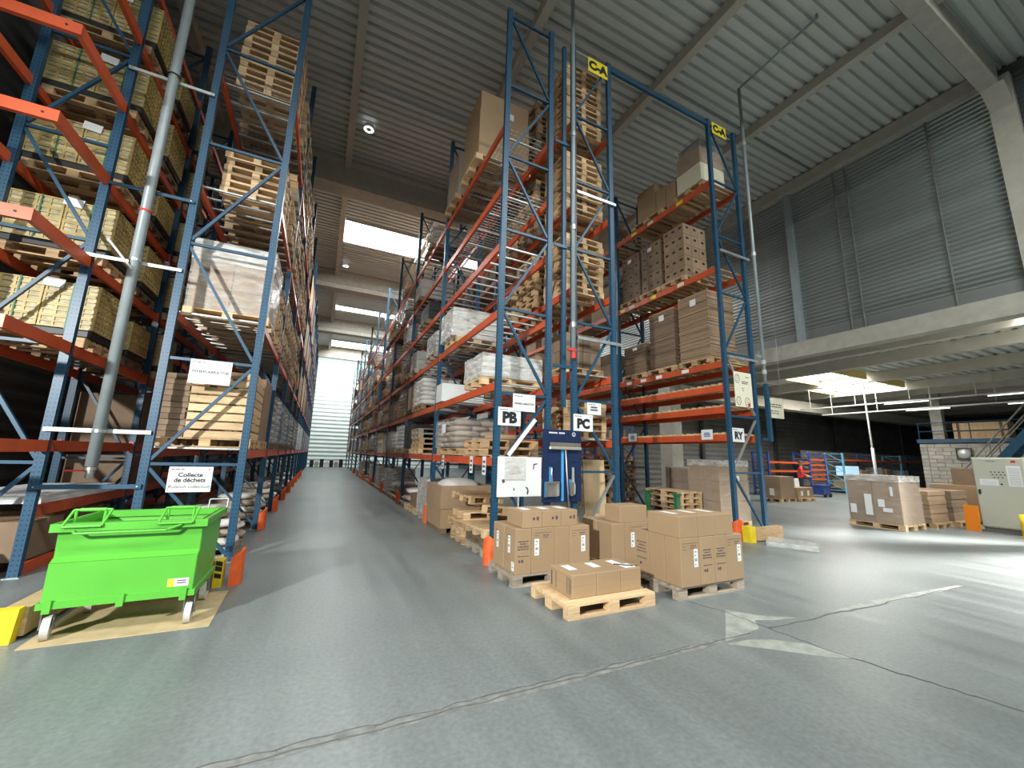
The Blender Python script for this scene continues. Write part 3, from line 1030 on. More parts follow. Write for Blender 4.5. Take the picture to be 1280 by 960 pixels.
obj('end_plate', MB().box(-.06, .05, -.18, -.05, 0, .30).mesh('end_plate', 'yellow'), t)
obj('timber', MB().box(.05, .75, -.17, -.10, .02, .26).mesh('timber', 'wood'), t)

# ------------------------------------------------------------------ cartons


def printed(parent, face, w_, h_, z0, lines, mat='print_ink'):
    """rows of illegible small print on a face. face: 'front' (-y) or 'left' (-x); parent is centred on its base"""
    rs = random.Random(int(w_[0] * 1000) + len(lines))
    mb = MB()
    sx_, sy_ = w_
    for (u, z, ln, th) in lines:
        x = u
        end = u + ln
        while x < end - .01:
            seg = min(rs.uniform(.02, .05), end - x)
            if face == 'front':
                mb.box(x, x + seg, -sy_ / 2 - .0012, -sy_ / 2 - .0002, z, z + th)
            else:
                mb.box(-sx_ / 2 - .0012, -sx_ / 2 - .0002, -x - seg, -x, z, z + th)
            x += seg + .008
    if mb.v:
        obj('print', mb.mesh('print', mat), parent)


def sticker(parent, face, w_, u, z, a, b, marks=True):
    sx_, sy_ = w_ or (0, 0)
    if face == 'front':
        o = obj('shipping_label', MB().box(u - a / 2, u + a / 2, -sy_ / 2 - .0016, -sy_ / 2 - .0003, z, z + b).mesh('label', 'label_white'), parent)
        if marks:
            mb = MB()
            for q, ln in ((.82, .5), (.62, .3), (.42, .55), (.34, .55), (.12, .25)):
                mb.box(u - a * .3, u - a * .3 + a * ln, -sy_ / 2 - .0024, -sy_ / 2 - .0016, z + b * q, z + b * (q + .05))
            obj('label_print', mb.mesh('label_print', 'print_ink'), o)
    elif face == 'left':
        o = obj('shipping_label', MB().box(-sx_ / 2 - .0016, -sx_ / 2 - .0003, u - a / 2, u + a / 2, z, z + b).mesh('label', 'label_white'), parent)
        if marks:
            mb = MB()
            for q, ln in ((.82, .5), (.62, .3), (.42, .55), (.34, .55), (.12, .25)):
                mb.box(-sx_ / 2 - .0024, -sx_ / 2 - .0016, u + a * .3 - a * ln, u + a * .3, z + b * q, z + b * (q + .05))
            obj('label_print', mb.mesh('label_print', 'print_ink'), o)
    else:
        o = obj('shipping_label', MB().box(u - a / 2, u + a / 2, face - b / 2, face + b / 2, z, z + .0012).mesh('label', 'label_white'), parent)


def carton(x0, x1, y0, y1, z, h, label, group=None, mat='carton', tape=None, name='carton', rz=0.0, bev=.006):
    sx_, sy_ = x1 - x0, y1 - y0
    t = obj(name, bbox_mesh(sx_, sy_, h, mat, bev), None, ((x0 + x1) / 2, (y0 + y1) / 2, z), (0, 0, rz), None, label, 'box', group)
    if tape == 'y':
        obj('tape', MB().box(-.028, .028, -sy_ / 2 - .0008, sy_ / 2 + .0008, h - .05, h + .0008).mesh('tape', 'tape'), t)
    if tape == 'x':
        obj('tape', MB().box(-sx_ / 2 - .0008, sx_ / 2 + .0008, -.028, .028, h - .05, h + .0008).mesh('tape', 'tape'), t)
    if tape == 'lid':
        obj('lid_seam', MB().box(-sx_ / 2 - .001, sx_ / 2 + .001, -sy_ / 2 - .001, sy_ / 2 + .001, h * .52, h * .52 + .003).mesh('seam', 'carton_mid'), t)
    return t


ZP = 0.1445
G1 = 'kraft cartons on the floor pallets'
pallet((2.98, 5.22, 0), 'weathered pallet under tall cartons, beside the PB post', 'floor pallets', 'wood_grey')
pallet((3.075, 4.10, 0), 'pale wooden pallet nearest the camera carrying three low cartons', 'floor pallets', 'wood_pale')
pallet((4.645, 4.09, 0), 'weathered grey pallet under the rightmost group of cartons', 'floor pallets', 'wood_grey')
pallet((4.52, 5.17, 0), 'wooden pallet behind, between the left and right carton groups', 'floor pallets', 'wood')


def big_print(t, w_, cxu, kind):
    if kind == 'text':
        printed(t, 'front', w_, .57, 0, [(cxu - .075, .40, .15, .014), (cxu - .05, .37, .10, .014), (cxu - .085, .335, .17, .016), (cxu - .085, .305, .17, .014), (cxu - .08, .22, .16, .010), (cxu - .07, .15, .03, .03), (cxu - .03, .145, .03, .04)])
    elif kind == 'head':
        printed(t, 'front', w_, .57, 0, [(cxu - .13, .50, .26, .006), (cxu - .13, .465, .06, .006), (cxu, .465, .1, .012), (cxu, .44, .07, .010), (cxu - .13, .43, .06, .006)])


# left group (A)
def tallbox(x0, x1, y0, y1, lab, kind=None, st=None, left=None, z=ZP, h=.565):
    t = carton(x0, x1, y0, y1, z, h, lab, G1)
    w_ = (x1 - x0, y1 - y0)
    if kind:
        big_print(t, w_, 0, kind)
    if st is not None:
        sticker(t, 'front', w_, st, .22, .07, .21)
    if left:
        sticker(t, 'left', w_, left, .24, .07, .22)
        printed(t, 'left', w_, .57, 0, [(-.1, .46, .1, .01), (-.08, .44, .06, .008)])
    return t


t = tallbox(2.415, 2.652, 4.832, 5.172, 'tall carton at the front left corner of the left pallet', 'text', None, .02)
sticker(t, 'left', (.237, .34), -.1, .04, .08, .11)
tallbox(2.656, 3.010, 4.832, 5.172, 'tall front carton with wide label, second from left on left pallet', 'head', -.10)
tallbox(3.014, 3.248, 4.832, 5.172, 'plain tall front carton, third from left on left pallet')
tallbox(3.252, 3.592, 4.832, 5.172, 'tall labelled carton at right end of left pallet front row', 'head', .06)
tallbox(2.410, 2.750, 5.180, 5.540, 'tall carton at the back left corner of the left pallet', None, None, .03)
tallbox(2.755, 3.170, 5.180, 5.540, 'middle carton in the back row of the left pallet')
tallbox(3.175, 3.590, 5.180, 5.540, 'right carton in the back row of the left pallet')
for i, (a, b) in enumerate([(2.53, 2.82), (2.825, 3.125), (3.13, 3.40)]):
    t = carton(a, b, 4.85, 5.35, ZP + .566, .215, ['left', 'middle', 'right'][i] + ' low carton on top of the left pallet group', G1)
    printed(t, 'front', (b - a, .5), .2, 0, [(-.0, .10, .035, .035), (.06, .095, .035, .05)])
    sticker(t, .02, None, 0, .2152, .12, .22)
# front group (C)
for i, (a, b) in enumerate([(2.62, 2.950), (2.954, 3.294), (3.298, 3.60)]):
    t = carton(a, b, 3.84, 4.31, ZP, .242, ['left', 'middle', 'right'][i] + ' low carton on the nearest pallet', G1, 'carton', 'lid' if i != 1 else None)
    sticker(t, .05, None, -.02, .2422, .11, .20)
    if i == 0:
        printed(t, 'left', (b - a, .47), .24, 0, [(-.2, .04, .03, .16), (-.1, .03, .012, .18), (.13, .03, .012, .18), (.17, .03, .012, .18), (.2, .05, .012, .15)])
    if i == 2:
        sticker(t, -.12, None, .03, .2423, .16, .16)
        obj('document_pouch', MB().bar((-.08, -.02, .246), (.1, -.16, .246), .03, .006).mesh('pouch', 'dark_plastic'), t)
# right group (D)
t = tallbox(4.08, 4.41, 3.665, 3.920, 'tall labelled carton at front left corner of rightmost pallet', 'head', .09)
tallbox(4.415, 4.675, 3.665, 3.920, 'tall carton with printed text, second from left on rightmost pallet', 'text')
tallbox(4.680, 4.905, 3.665, 3.920, 'tall carton with printed text, third from left on rightmost pallet', 'text')
tallbox(4.910, 5.228, 3.665, 3.920, 'tall labelled carton at front right corner of rightmost pallet', 'head', .08)
for r_, (ya, yb) in enumerate([(3.925, 4.195), (4.20, 4.43)]):
    for i, (a, b) in enumerate([(4.08, 4.46), (4.465, 4.84), (4.845, 5.22)]):
        t = tallbox(a, b, ya, yb, ['left', 'middle', 'right'][i] + ' carton in the ' + ['second', 'rear'][r_] + ' row of the rightmost pallet')
        if r_ == 1 and i == 0:
            printed(t, 'left', (b - a, yb - ya), .57, 0, [(-.09, .40, .17, .014), (-.06, .36, .11, .014), (-.09, .32, .17, .014), (-.09, .28, .17, .014), (-.09, .2, .17, .012), (-.05, .12, .04, .03)])
for i, (a, b) in enumerate([(4.08, 4.405), (4.41, 4.735), (4.74, 5.06)]):
    t = carton(a, b, 3.668, 4.20, ZP + .566, .262, ['left', 'middle', 'right'][i] + ' carton on top of the rightmost pallet group', G1)
    sticker(t, .05, None, 0, .2622, .1, .24)
# back group (B)
tallbox(3.96, 4.20, 4.79, 5.14, 'tall carton with side label on the pallet behind the others', None, None, .0)
tallbox(4.205, 4.66, 4.79, 5.14, 'tall front carton with label, middle of the rear pallet', 'head', -.08)
tallbox(4.665, 5.08, 4.79, 5.14, 'tall carton at right of the rear pallet, behind rightmost group')
tallbox(3.96, 4.50, 5.145, 5.52, 'left carton in the back row of the rear pallet')
tallbox(4.505, 5.05, 5.145, 5.52, 'right carton in the back row of the rear pallet')
carton(4.13, 4.66, 4.80, 5.16, ZP + .566, .245, 'single low carton on top of the rear pallet group', G1)

# ------------------------------------------------------------------ green tipping bin
t = thing('tipping_bin', 'bright green wheeled metal tipping bin for rubbish on tan mat', 'bin', (-1.48, 5.42, 0))
# body: front is -y. coordinates local; body x -.52...52, y -.42..+.43, z .30...97
mb = MB()
prof = [(-.44, .31), (-.44, .635), (-.385, .675), (-.40, .90), (-.44, .93), (-.44, .965), (.46, .965), (.46, .93), (.43, .9), (.36, .31)]
inner = [(.45, .955), (.44, .9), (.35, .34), (-.42, .34), (-.42, .63), (-.365, .67), (-.385, .9), (-.43, .955)]
for sgn in (-1, 1):
    mb.prism(prof, 'x', sgn * .515 - .006, sgn * .515 + .006)
sh = [(-.44, .31), (-.44, .635), (-.385, .675), (-.40, .90)]
for (a, b) in zip(sh[:-1], sh[1:]):
    d = Vector((0, b[0] - a[0], b[1] - a[1]))
    mb.bar((0, a[0], a[1]), (0, b[0], b[1]), 1.03, .012)
mb.bar((0, .36, .31), (0, .43, .92), 1.03, .012)
mb.box(-.52, .52, -.44, .36, .305, .32)
obj('body', mb.mesh('body', 'green'), t)
obj('rim', MB().prism([(-.455, .895), (-.375, .91), (-.375, .965), (-.455, .965)], 'x', -.56, .56)
    .prism([(.40, .90), (.47, .90), (.47, .965), (.40, .965)], 'x', -.56, .56)
    .box(-.56, -.50, -.38, .41, .90, .965).box(.50, .56, -.38, .41, .90, .965).mesh('rim', 'green'), t)
obj('base_frame', MB().box(-.54, .54, -.46, -.40, .27, .325).box(-.54, .54, .33, .39, .27, .325).box(-.54, -.48, -.40, .33, .27, .325).box(.48, .54, -.40, .33, .27, .325).mesh('base_frame', 'green'), t)
for xx in (-.49, -.02, .43):
    obj('hinge_lug', MB().box(xx, xx + .05, -.475, -.455, .24, .34).mesh('lug', 'green'), t)
for xx in (-.34, .32):
    h_ = obj('lift_handle', MB().path([(xx - .14, -.47, .94), (xx - .12, -.36, 1.07), (xx + .14, -.36, 1.07), (xx + .12, -.47, .94), (xx - .14, -.47, .94)], .011).mesh('handle', 'green'), t)
    obj('handle_sleeve', MB().tube((xx - .08, -.36, 1.07), (xx + .1, -.36, 1.07), .017, 8).path([(xx - .1, -.38, .96), (xx - .1, -.37, 1.06)], .012).path([(xx + .1, -.38, .96), (xx + .1, -.37, 1.06)], .012).mesh('sleeve', 'green'), h_)
obj('push_bar', MB().path([(-.40, -.46, .90), (-.38, -.50, .885), (.26, -.50, .885), (.36, -.46, .925)], .012).mesh('push_bar', 'green'), t)
obj('rear_handle', MB().path([(.38, .44, .96), (.38, .46, 1.06), (.56, .46, 1.06), (.56, .44, .96)], .008).mesh('rear_handle', 'steel'), t)
pl = obj('maker_plate', MB().box(.32, .48, -.447, -.441, .36, .43).mesh('maker_plate', 'label_white'), t, label='small white and yellow maker plate')
obj('plate_patch', MB().box(.322, .37, -.449, -.446, .362, .428).mesh('patch', 'yellow_sign'), pl)
mb_ = MB()
for q in (.385, .405):
    mb_.box(.39, .46, -.449, -.446, q, q + .01)
obj('plate_print', mb_.mesh('plate_print', 'print_ink'), pl)
for (xx, yy, rz_) in ((-.48, -.36, .25), (.50, -.36, 0.08), (-.46, .30, .3), (.48, .32, 0.0)):
    c = obj('castor', MB().box(-.045, .045, -.045, .045, .255, .272).box(-.042, -.034, -.05, .03, .10, .26).box(.034, .042, -.05, .03, .10, .26).tube((-.05, 0, .1), (.05, 0, .1), .012, 8).mesh('fork', 'cabinet_plinth'), t, (xx, yy, 0), (0, 0, rz_))
    obj('wheel', MB().tube((-.026, 0, .1), (.026, 0, .1), .1, 22).tube((-.03, 0, .1), (.03, 0, .1), .035, 12).mesh('wheel', 'wheel'), c)
obj('floor_mat', MB().prism([(-2.06, 4.90), (-.77, 4.88), (-.80, 5.95), (-2.08, 5.97)], 'z', 0.0008, .006).mesh('floor_mat', 'mat_tan'), None, label='tan worn mat on the floor beneath the green bin', cat='mat')

# ------------------------------------------------------------------ signs and boards


def sign(name, label, x0, x1, z0, z1, y, texts, mat='white', border=True, cat='sign', header=True, rz=0.0):
    t = thing(name, label, cat, ((x0 + x1) / 2, y, (z0 + z1) / 2), rz)
    w_, h_ = x1 - x0, z1 - z0
    obj('panel', MB().box(-w_ / 2, w_ / 2, 0, .006, -h_ / 2, h_ / 2).mesh('panel', mat), t)
    for (s, size, dx, dz, bold, shear, ink) in texts:
        obj('lettering', text_mesh(s, size, ink, bold, shear), t, (dx, -.0015, dz), (R(90), 0, 0))
    if border:
        mb = MB()
        e = .022
        for (a, b, c, d) in ((-w_ / 2 + e, w_ / 2 - e, -h_ / 2 + e, -h_ / 2 + e + .003), (-w_ / 2 + e, w_ / 2 - e, h_ / 2 - e - .04, h_ / 2 - e - .037),
                             (-w_ / 2 + e, -w_ / 2 + e + .003, -h_ / 2 + e, h_ / 2 - e), (w_ / 2 - e - .003, w_ / 2 - e, -h_ / 2 + e, h_ / 2 - e - .04)):
            mb.box(a, b, -.0015, -.0001, c, d)
        obj('frame_line', mb.mesh('frame_line', 'board_blue'), t)
    if header:
        mb = MB()
        x = -w_ / 2 + .03
        for ln in (.035, .05, .04):
            mb.box(x, x + ln, -.0015, -.0001, h_ / 2 - .045, h_ / 2 - .032)
            x += ln + .012
        mb.tube((w_ / 2 - .045, -.0016, h_ / 2 - .04), (w_ / 2 - .045, -.0001, h_ / 2 - .04), .010, 10)
        obj('header_print', mb.mesh('header', 'print_ink'), t)
    return t


sign('rack_sign', 'white sign reading PB on the middle rack frame', 2.61, 3.03, 2.15, 2.455, 5.975, [('PB', .245, 0, -.025, .06, 0, 'black')], border=False)
sign('rack_sign', 'white sign reading PC on the frame beside the blue tool board', 4.11, 4.54, 2.13, 2.44, 5.975, [('PC', .23, 0, -.025, .06, 0, 'black')], border=False)
sign('rack_sign', 'white sign reading RY on the right rack frame', 8.47, 8.88, 2.10, 2.42, 5.975, [('RY', .23, 0, -.02, .055, 0, 'black')], border=False)
sign('rack_sign', 'white customer name sign just above the PB sign', 2.87, 3.30, 2.405, 2.70, 5.960, [('WHEELABRATOR', .048, 0, -.02, .012, 0, 'black')], border=False)
sign('rack_sign', 'white customer name sign over the light wooden boards, left rack', -1.885, -1.36, 2.61, 2.975, 7.345, [('WHEELABRATOR', .060, 0, .0, .012, 0, 'black')])
sign('rack_sign', 'white rubbish collection sign hanging above the green bin', -1.915, -1.395, 1.015, 1.375, 7.345, [('Collecte', .085, 0, .062, .026, 0, 'black'), ('de d\u00e9chets', .085, 0, -.012, .026, 0, 'black'), ('Rubbish collection', .066, 0, -.105, 0, .3, 'print_ink')])
t = sign('rack_sign', 'small white sign above and right of the PC sign', 4.42, 4.735, 2.45, 2.675, 5.975, [], border=False)
obj('print', MB().box(-.08, .07, -.0015, -.0001, .01, .04).box(-.09, .08, -.0015, -.0001, -.04, -.01).mesh('print', 'print_ink'), t)
sign('aisle_sign', 'yellow C-A sign at the top of the PC frame', 4.515, 5.05, 10.10, 10.465, 5.97, [('C-A', .29, 0, -.005, .065, 0, 'black')], 'yellow_sign', False, 'sign', False)
sign('aisle_sign', 'yellow C-A sign at the top of the RY frame', 8.54, 9.09, 10.23, 10.57, 5.97, [('C-A', .28, 0, -.005, .065, 0, 'black')], 'yellow_sign', False, 'sign', False)
for i, (ya, yb) in enumerate([(8.99, 9.33), (6.45, 6.76)]):
    t = thing('beam_sign', ['small white sign on the lowest RY beam, near the PC frame', 'small white sign on the lowest RY beam, near the RY sign'][i], 'sign', (8.418, (ya + yb) / 2, 2.28))
    obj('panel', MB().box(0, .006, -(yb - ya) / 2, (yb - ya) / 2, -.12, .12).mesh('panel', 'white'), t)
    obj('print', MB().box(-.0015, 0, -.07, .07, .03, .05).box(-.0015, 0, -.09, .09, -.01, .015).box(-.0015, 0, -.09, .09, -.05, -.03).mesh('print', 'bin_blue'), t)
# poster on RY frame
t = thing('picture_poster', 'cream poster with small sketches of figures on the RY frame', 'poster', (8.975, 5.97, 3.35))
obj('panel', MB().box(-.32, .32, 0, .006, -.42, .42).mesh('panel', 'cream'), t)
mb = MB()
for (a, b, r_) in ((-.2, .25, .08), (.12, -.3, .09), (-.2, -.28, .08)):
    for k in range(10):
        a0, a1 = R(36 * k), R(36 * k + 36)
        mb.bar((a + r_ * math.cos(a0), -.001, b + r_ * 1.3 * math.sin(a0)), (a + r_ * math.cos(a1), -.001, b + r_ * 1.3 * math.sin(a1)), .0025, .012)
    for k in range(3):
        mb.bar((a - .04, -.001, b - .05 + k * .05), (a + .04, -.001, b - .03 + k * .05), .0025, .01)
for (a, b, ln) in ((.1, .30, .12), (-.05, .18, .25), (-.05, .14, .22), (-.05, .02, .05), (-.04, -.03, .05)):
    mb.box(a, a + ln, -.0015, 0, b, b + .02)
obj('sketch', mb.mesh('sketch', 'print_ink'), t)
obj('red_mark', MB().tube((.17, -.0016, -.36), (.17, 0, -.36), .05, 12).mesh('red_mark', 'red'), t)
# hanging cream sign in the annex opening
t = thing('hanging_sign', 'cream information sign hanging right of the RY rack', 'sign', (12.72, 7.5, 3.33))
obj('panel', MB().box(-.46, .46, 0, .01, -.31, .31).mesh('panel', 'cream'), t)
mb = MB()
for z, (a, b), th in ((.10, (-.4, .36), .035), (.03, (-.4, .34), .035), (-.10, (-.3, .22), .025), (-.17, (-.3, .18), .025)):
    x = a
    while x < b:
        ln = random.uniform(.06, .16)
        mb.box(x, min(x + ln, b), -.002, 0, z, z + th)
        x += ln + .03
obj('print', mb.mesh('print', 'print_ink'), t)
for sx_ in (-.4, .4):
    obj('hanging_wire', MB().tube((sx_, .005, .31), (sx_, .005, 8.97), .004, 5).mesh('wire', 'wire'), t)
# white notice board
t = thing('notice_board', 'white board with clear document pouch and torn stickers below PB sign', 'board', (3.03, 5.955, 1.32))
obj('panel', MB().box(-.405, .405, 0, .018, -.32, .32).mesh('panel', 'white'), t)
p_ = obj('document_pouch', bbox_mesh(.38, .02, .36, 'wrap_milky', .004), t, (-.10, -.012, -.05), label='clear plastic pouch')
mb = MB()
for (a, b, r_) in ((-.06, .13, .05), (.02, .2, .05), (.07, .14, .045)):
    mb.tube((a, -.004, b), (a, .006, b), r_, 10)
obj('pouch_contents', mb.mesh('contents', 'sack_paper'), p_)
mb = MB()
mb.prism([(.10, -.16), (.15, -.18), (.17, -.24), (.15, -.30), (.13, -.27), (.14, -.22)], 'y', -.002, 0)
mb.prism([(-.11, -.17), (-.09, -.2), (-.1, -.23), (-.12, -.21)], 'y', -.002, 0)
mb.prism([(-.33, -.05), (-.28, -.04), (-.27, -.09), (-.31, -.11)], 'y', -.002, 0)
mb.prism([(.25, .21), (.33, .22), (.32, .20), (.27, .19), (.26, .12), (.24, .11)], 'y', -.002, 0)
obj('sticker_remains', mb.mesh('sticker', 'print_ink'), t)
obj('white_strut', MB().bar((2.82, 5.985, 1.66), (3.32, 5.985, 2.28), .035, .06).mesh('strut', 'white'), None, label='white diagonal strut above the white notice board', cat='strut')
obj('board_leg', MB().tube((3.02, 5.975, .0), (3.02, 5.975, 1.0), .016, 8).mesh('board_leg', 'galv_light'), None, label='thin pale post under the white notice board', cat='post')
# blue tool board with tools
t = thing('tool_board', 'dark blue tool board between the PB and PC frames', 'board', (3.86, 5.955, 1.51))
obj('panel', MB().box(-.40, .40, 0, .02, -.62, .06).mesh('panel', 'board_blue'), t)
obj('upper_panel', MB().box(-.40, .40, 0, .02, .063, .62).mesh('panel', 'board_blue'), t)
mb = MB()
x = -.28
for ln in (.03, .03, .028, .032, .028, .03, 0, .034, .03, .028, .03):
    if ln:
        mb.box(x, x + ln - .006, -.0015, 0, .55, .575)
    x += ln if ln else .03
obj('heading_print', mb.mesh('heading', 'white'), t)
mb = MB()
for k in range(14):
    a0, a1 = 2 * math.pi * k / 14, 2 * math.pi * (k + 1) / 14
    mb.bar((.24 + .035 * math.cos(a0), -.001, .55 + .035 * math.sin(a0)), (.24 + .035 * math.cos(a1), -.001, .55 + .035 * math.sin(a1)), .003, .008)
mb.box(.235, .245, -.0015, 0, .54, .57).box(.225, .255, -.0015, 0, .53, .536)
obj('round_emblem', mb.mesh('emblem', 'white'), t)
obj('broom_silhouette', MB().box(-.025, .025, -.004, 0, -.6, .3).mesh('bar', 'bright_blue'), t)
obj('dustpan_silhouette', MB().box(-.36, -.10, -.003, 0, -.53, -.28).box(-.27, -.215, -.003, 0, -.28, -.03).mesh('pan', 'bright_blue'), t)
obj('brush_silhouette', MB().box(.14, .24, -.003, 0, -.5, -.24).mesh('brush', 'bright_blue'), t)
t = thing('broom', 'broom with wide brown bristle head hung upside down on tool board', 'broom', (3.9, 5.92, 1.51))
obj('handle', MB().tube((.0, 0, .30), (.075, .0, -.75), .013, 10).mesh('handle', 'aluminium', True), t)
obj('head', bbox_mesh(.66, .06, .055, 'aluminium', .012), t, (.0, 0, .27))
obj('bristles', bbox_mesh(.63, .05, .07, 'bristle', .01), t, (.0, 0, .322))
t = thing('dustpan', 'metal dustpan hung on the blue tool board', 'dustpan', (3.63, 5.925, 1.12))
obj('pan', MB().prism([(-.11, -.13), (.11, -.13), (.13, .11), (-.13, .11)], 'y', -.01, .0).box(-.13, .13, -.05, .0, .10, .12).box(-.125, -.112, -.045, 0, -.12, .11).box(.112, .125, -.045, 0, -.12, .11).mesh('pan', 'steel'), t)
obj('handle', MB().tube((0, -.012, .1), (-.02, -.012, .36), .016, 8).mesh('handle', 'steel', True), t)
t = thing('hand_brush', 'hand brush hung right of the broom on tool board', 'brush', (4.06, 5.92, 1.12))
obj('handle', MB().prism([(-.01, -.1), (.04, -.1), (.045, .05), (.02, .12), (.015, .36), (-.02, .36), (-.02, .1)], 'y', -.012, .012).mesh('handle', 'galv_light'), t)
obj('bristles', bbox_mesh(.06, .04, .24, 'bristle', .008), t, (-.02, 0, -.13))

# ------------------------------------------------------------------ loads in the racks


def wrap_shell(sx_, sy_, sz_, seed=0, mat='wrap_clear', amp=.014):
    """crinkled stretch film around a load, open at the bottom, standing on z=0"""
    def mk():
        mb = MB()
        rs = random.Random(seed)
        nx, ny, nz_ = max(3, int(sx_ / .16)), max(3, int(sy_ / .16)), max(3, int(sz_ / .14))
        def add(fn, na, nb):
            s0 = len(mb.v)
            for i in range(na + 1):
                for j in range(nb + 1):
                    p, nrm = fn(i / na, j / nb)
                    k = noise.noise(Vector(p) * 4.3 + Vector((seed * 3.1, 0, 0))) * amp
                    mb.v.append((p[0] + nrm[0] * k, p[1] + nrm[1] * k, p[2] + nrm[2] * k * 16 * (i / na) * (1 - i / na) * (j / nb) * (1 - j / nb)))
            for i in range(na):
                for j in range(nb):
                    a = s0 + i * (nb + 1) + j
                    mb.f.append((a, a + 1, a + nb + 2, a + nb + 1))
                    mb.mi.append(0)
        X_, Y_, Z_ = sx_ / 2, sy_ / 2, sz_
        n_ = (lambda v: v)
        add(lambda u, v: ((-X_ + 2 * X_ * u, -Y_, Z_ * v), (1, 1, 0)), nx, nz_)
        add(lambda u, v: ((-X_ + 2 * X_ * u, Y_, Z_ * v), (1, 1, 0)), nx, nz_)
        add(lambda u, v: ((-X_, -Y_ + 2 * Y_ * u, Z_ * v), (1, 1, 0)), ny, nz_)
        add(lambda u, v: ((X_, -Y_ + 2 * Y_ * u, Z_ * v), (1, 1, 0)), ny, nz_)
        add(lambda u, v: ((-X_ + 2 * X_ * u, -Y_ + 2 * Y_ * v, Z_), (1, 1, 1)), nx, ny)
        return mb.mesh('stretch_wrap', mat, fix=False)
    return cached(('wrap', round(sx_, 2), round(sy_, 2), round(sz_, 2), seed % 4, mat), mk)


def sack_mesh(lx, ly, lz, mat, seed=0):
    def mk():
        mb = MB()
        nu, nv = 12, 6
        for i in range(nv + 1):
            ph = -math.pi / 2 + math.pi * i / nv
            for j in range(nu):
                th = 2 * math.pi * j / nu
                def sg(c, e):
                    return math.copysign(abs(c) ** e, c)
                x = sg(math.cos(th), .45) * sg(math.cos(ph), .55)
                y = sg(math.sin(th), .45) * sg(math.cos(ph), .55)
                z = sg(math.sin(ph), .8)
                k = 1 + .10 * noise.noise(Vector((x * 1.7 + seed, y * 1.7, z * 1.7)))
                pinch = 1 - .35 * abs(x) ** 4
                mb.v.append((x * lx / 2 * k, y * ly / 2 * k, min(lz, max(0.0, lz / 2 + z * lz / 2 * pinch * k))))
        for i in range(nv):
            for j in range(nu):
                a, b = i * nu + j, i * nu + (j + 1) % nu
                mb.f.append((a, b, b + nu, a + nu))
                mb.mi.append(0)
        return mb.mesh('sack', mat, True, fix=False)
    return cached(('sack', lx, ly, lz, mat, seed % 3), mk)


def sack_load(x, y, z, label, group, sx_=1.1, sy_=1.15, layers=5, mat='sack_paper', wrap='wrap_clear', lh=.13, tag=True, full=True):
    t = thing('wrapped_sack_load', label, 'sacks', (x, y, z), 0, group)
    h = layers * lh
    if full:
        for i in range(layers):
            if i % 2 == 0:
                for a in (-.25, .25):
                    for b in (-.333, 0, .333):
                        if i == layers - 1 or a < 0 or b < 0:
                            obj('sack', sack_mesh(round(sx_ * .54, 2), round(sy_ * .36, 2), lh * 1.15, mat, i), t, (a * sx_, b * sy_, i * lh))
            else:
                for a in (-.333, 0, .333):
                    for b in (-.25, .25):
                        if i == layers - 1 or a < -.1 or b < 0:
                            obj('sack', sack_mesh(round(sy_ * .54, 2), round(sx_ * .36, 2), lh * 1.15, mat, i), t, (a * sx_, b * sy_, i * lh), (0, 0, R(90)))
    else:
        for i in range(layers):
            obj('sack_layer', sack_mesh(sx_, sy_, lh * 1.2, mat, i), t, (0, 0, i * lh))
    obj('stretch_wrap', wrap_shell(sx_ + .05, sy_ + .05, h + .05, int(x * 7 + y * 3), wrap, .03), t)
    if tag:
        obj('paper_label', MB().box(-sx_ / 2 - .052, -sx_ / 2 - .049, -.15, .15, h * .55, h * .55 + .2).mesh('paper_label', 'label_white'), t)
    return t


def carton_load(x, y, z, label, group, sx_=1.1, sy_=.8, n=(2, 3, 3), ch=.36, mat='carton_mid', wrap=None, tags=(), name='carton_stack', cat='boxes', bands=False):
    t = thing(name, label, cat, (x, y, z), 0, group)
    a, b = sx_ / n[0], sy_ / n[1]
    for k in range(n[2]):
        for i in range(n[0]):
            for j in range(n[1]):
                if 0 < i < n[0] - 1 and 0 < j < n[1] - 1 and k < n[2] - 1:
                    continue
                c = obj('carton', bbox_mesh(a - .008, b - .008, ch - .004, mat, .006), t, (-sx_ / 2 + a * (i + .5), -sy_ / 2 + b * (j + .5), k * ch))
                if bands:
                    if i == 0:
                        obj('hand_hole', MB().box(-a / 2 + .002, -a / 2 + .006, -.05, .05, ch * .55, ch * .75).mesh('hole', 'black'), c)
                    if j == 0:
                        obj('hand_hole', MB().box(-.05, .05, -b / 2 + .002, -b / 2 + .006, ch * .55, ch * .75).mesh('hole', 'black'), c)
    if wrap:
        obj('stretch_wrap', wrap_shell(sx_ + .03, sy_ + .03, n[2] * ch + .03, int(x * 5 + y), wrap), t)
    if wrap and tags:
        obj('top_film', wrap_shell(sx_ + .045, sy_ + .045, .16, 1, 'wrap_milky', .01), t, (0, 0, n[2] * ch - .12))
    for (face, u, zz, w_, h_) in tags:
        if face == 'front':
            obj('paper_label', MB().box(u - w_ / 2, u + w_ / 2, -sy_ / 2 - .034, -sy_ / 2 - .031, zz, zz + h_).mesh('paper_label', 'label_white'), t)
        else:
            obj('paper_label', MB().box(-sx_ / 2 - .034, -sx_ / 2 - .031, u - w_ / 2, u + w_ / 2, zz, zz + h_).mesh('paper_label', 'label_white'), t)
    return t


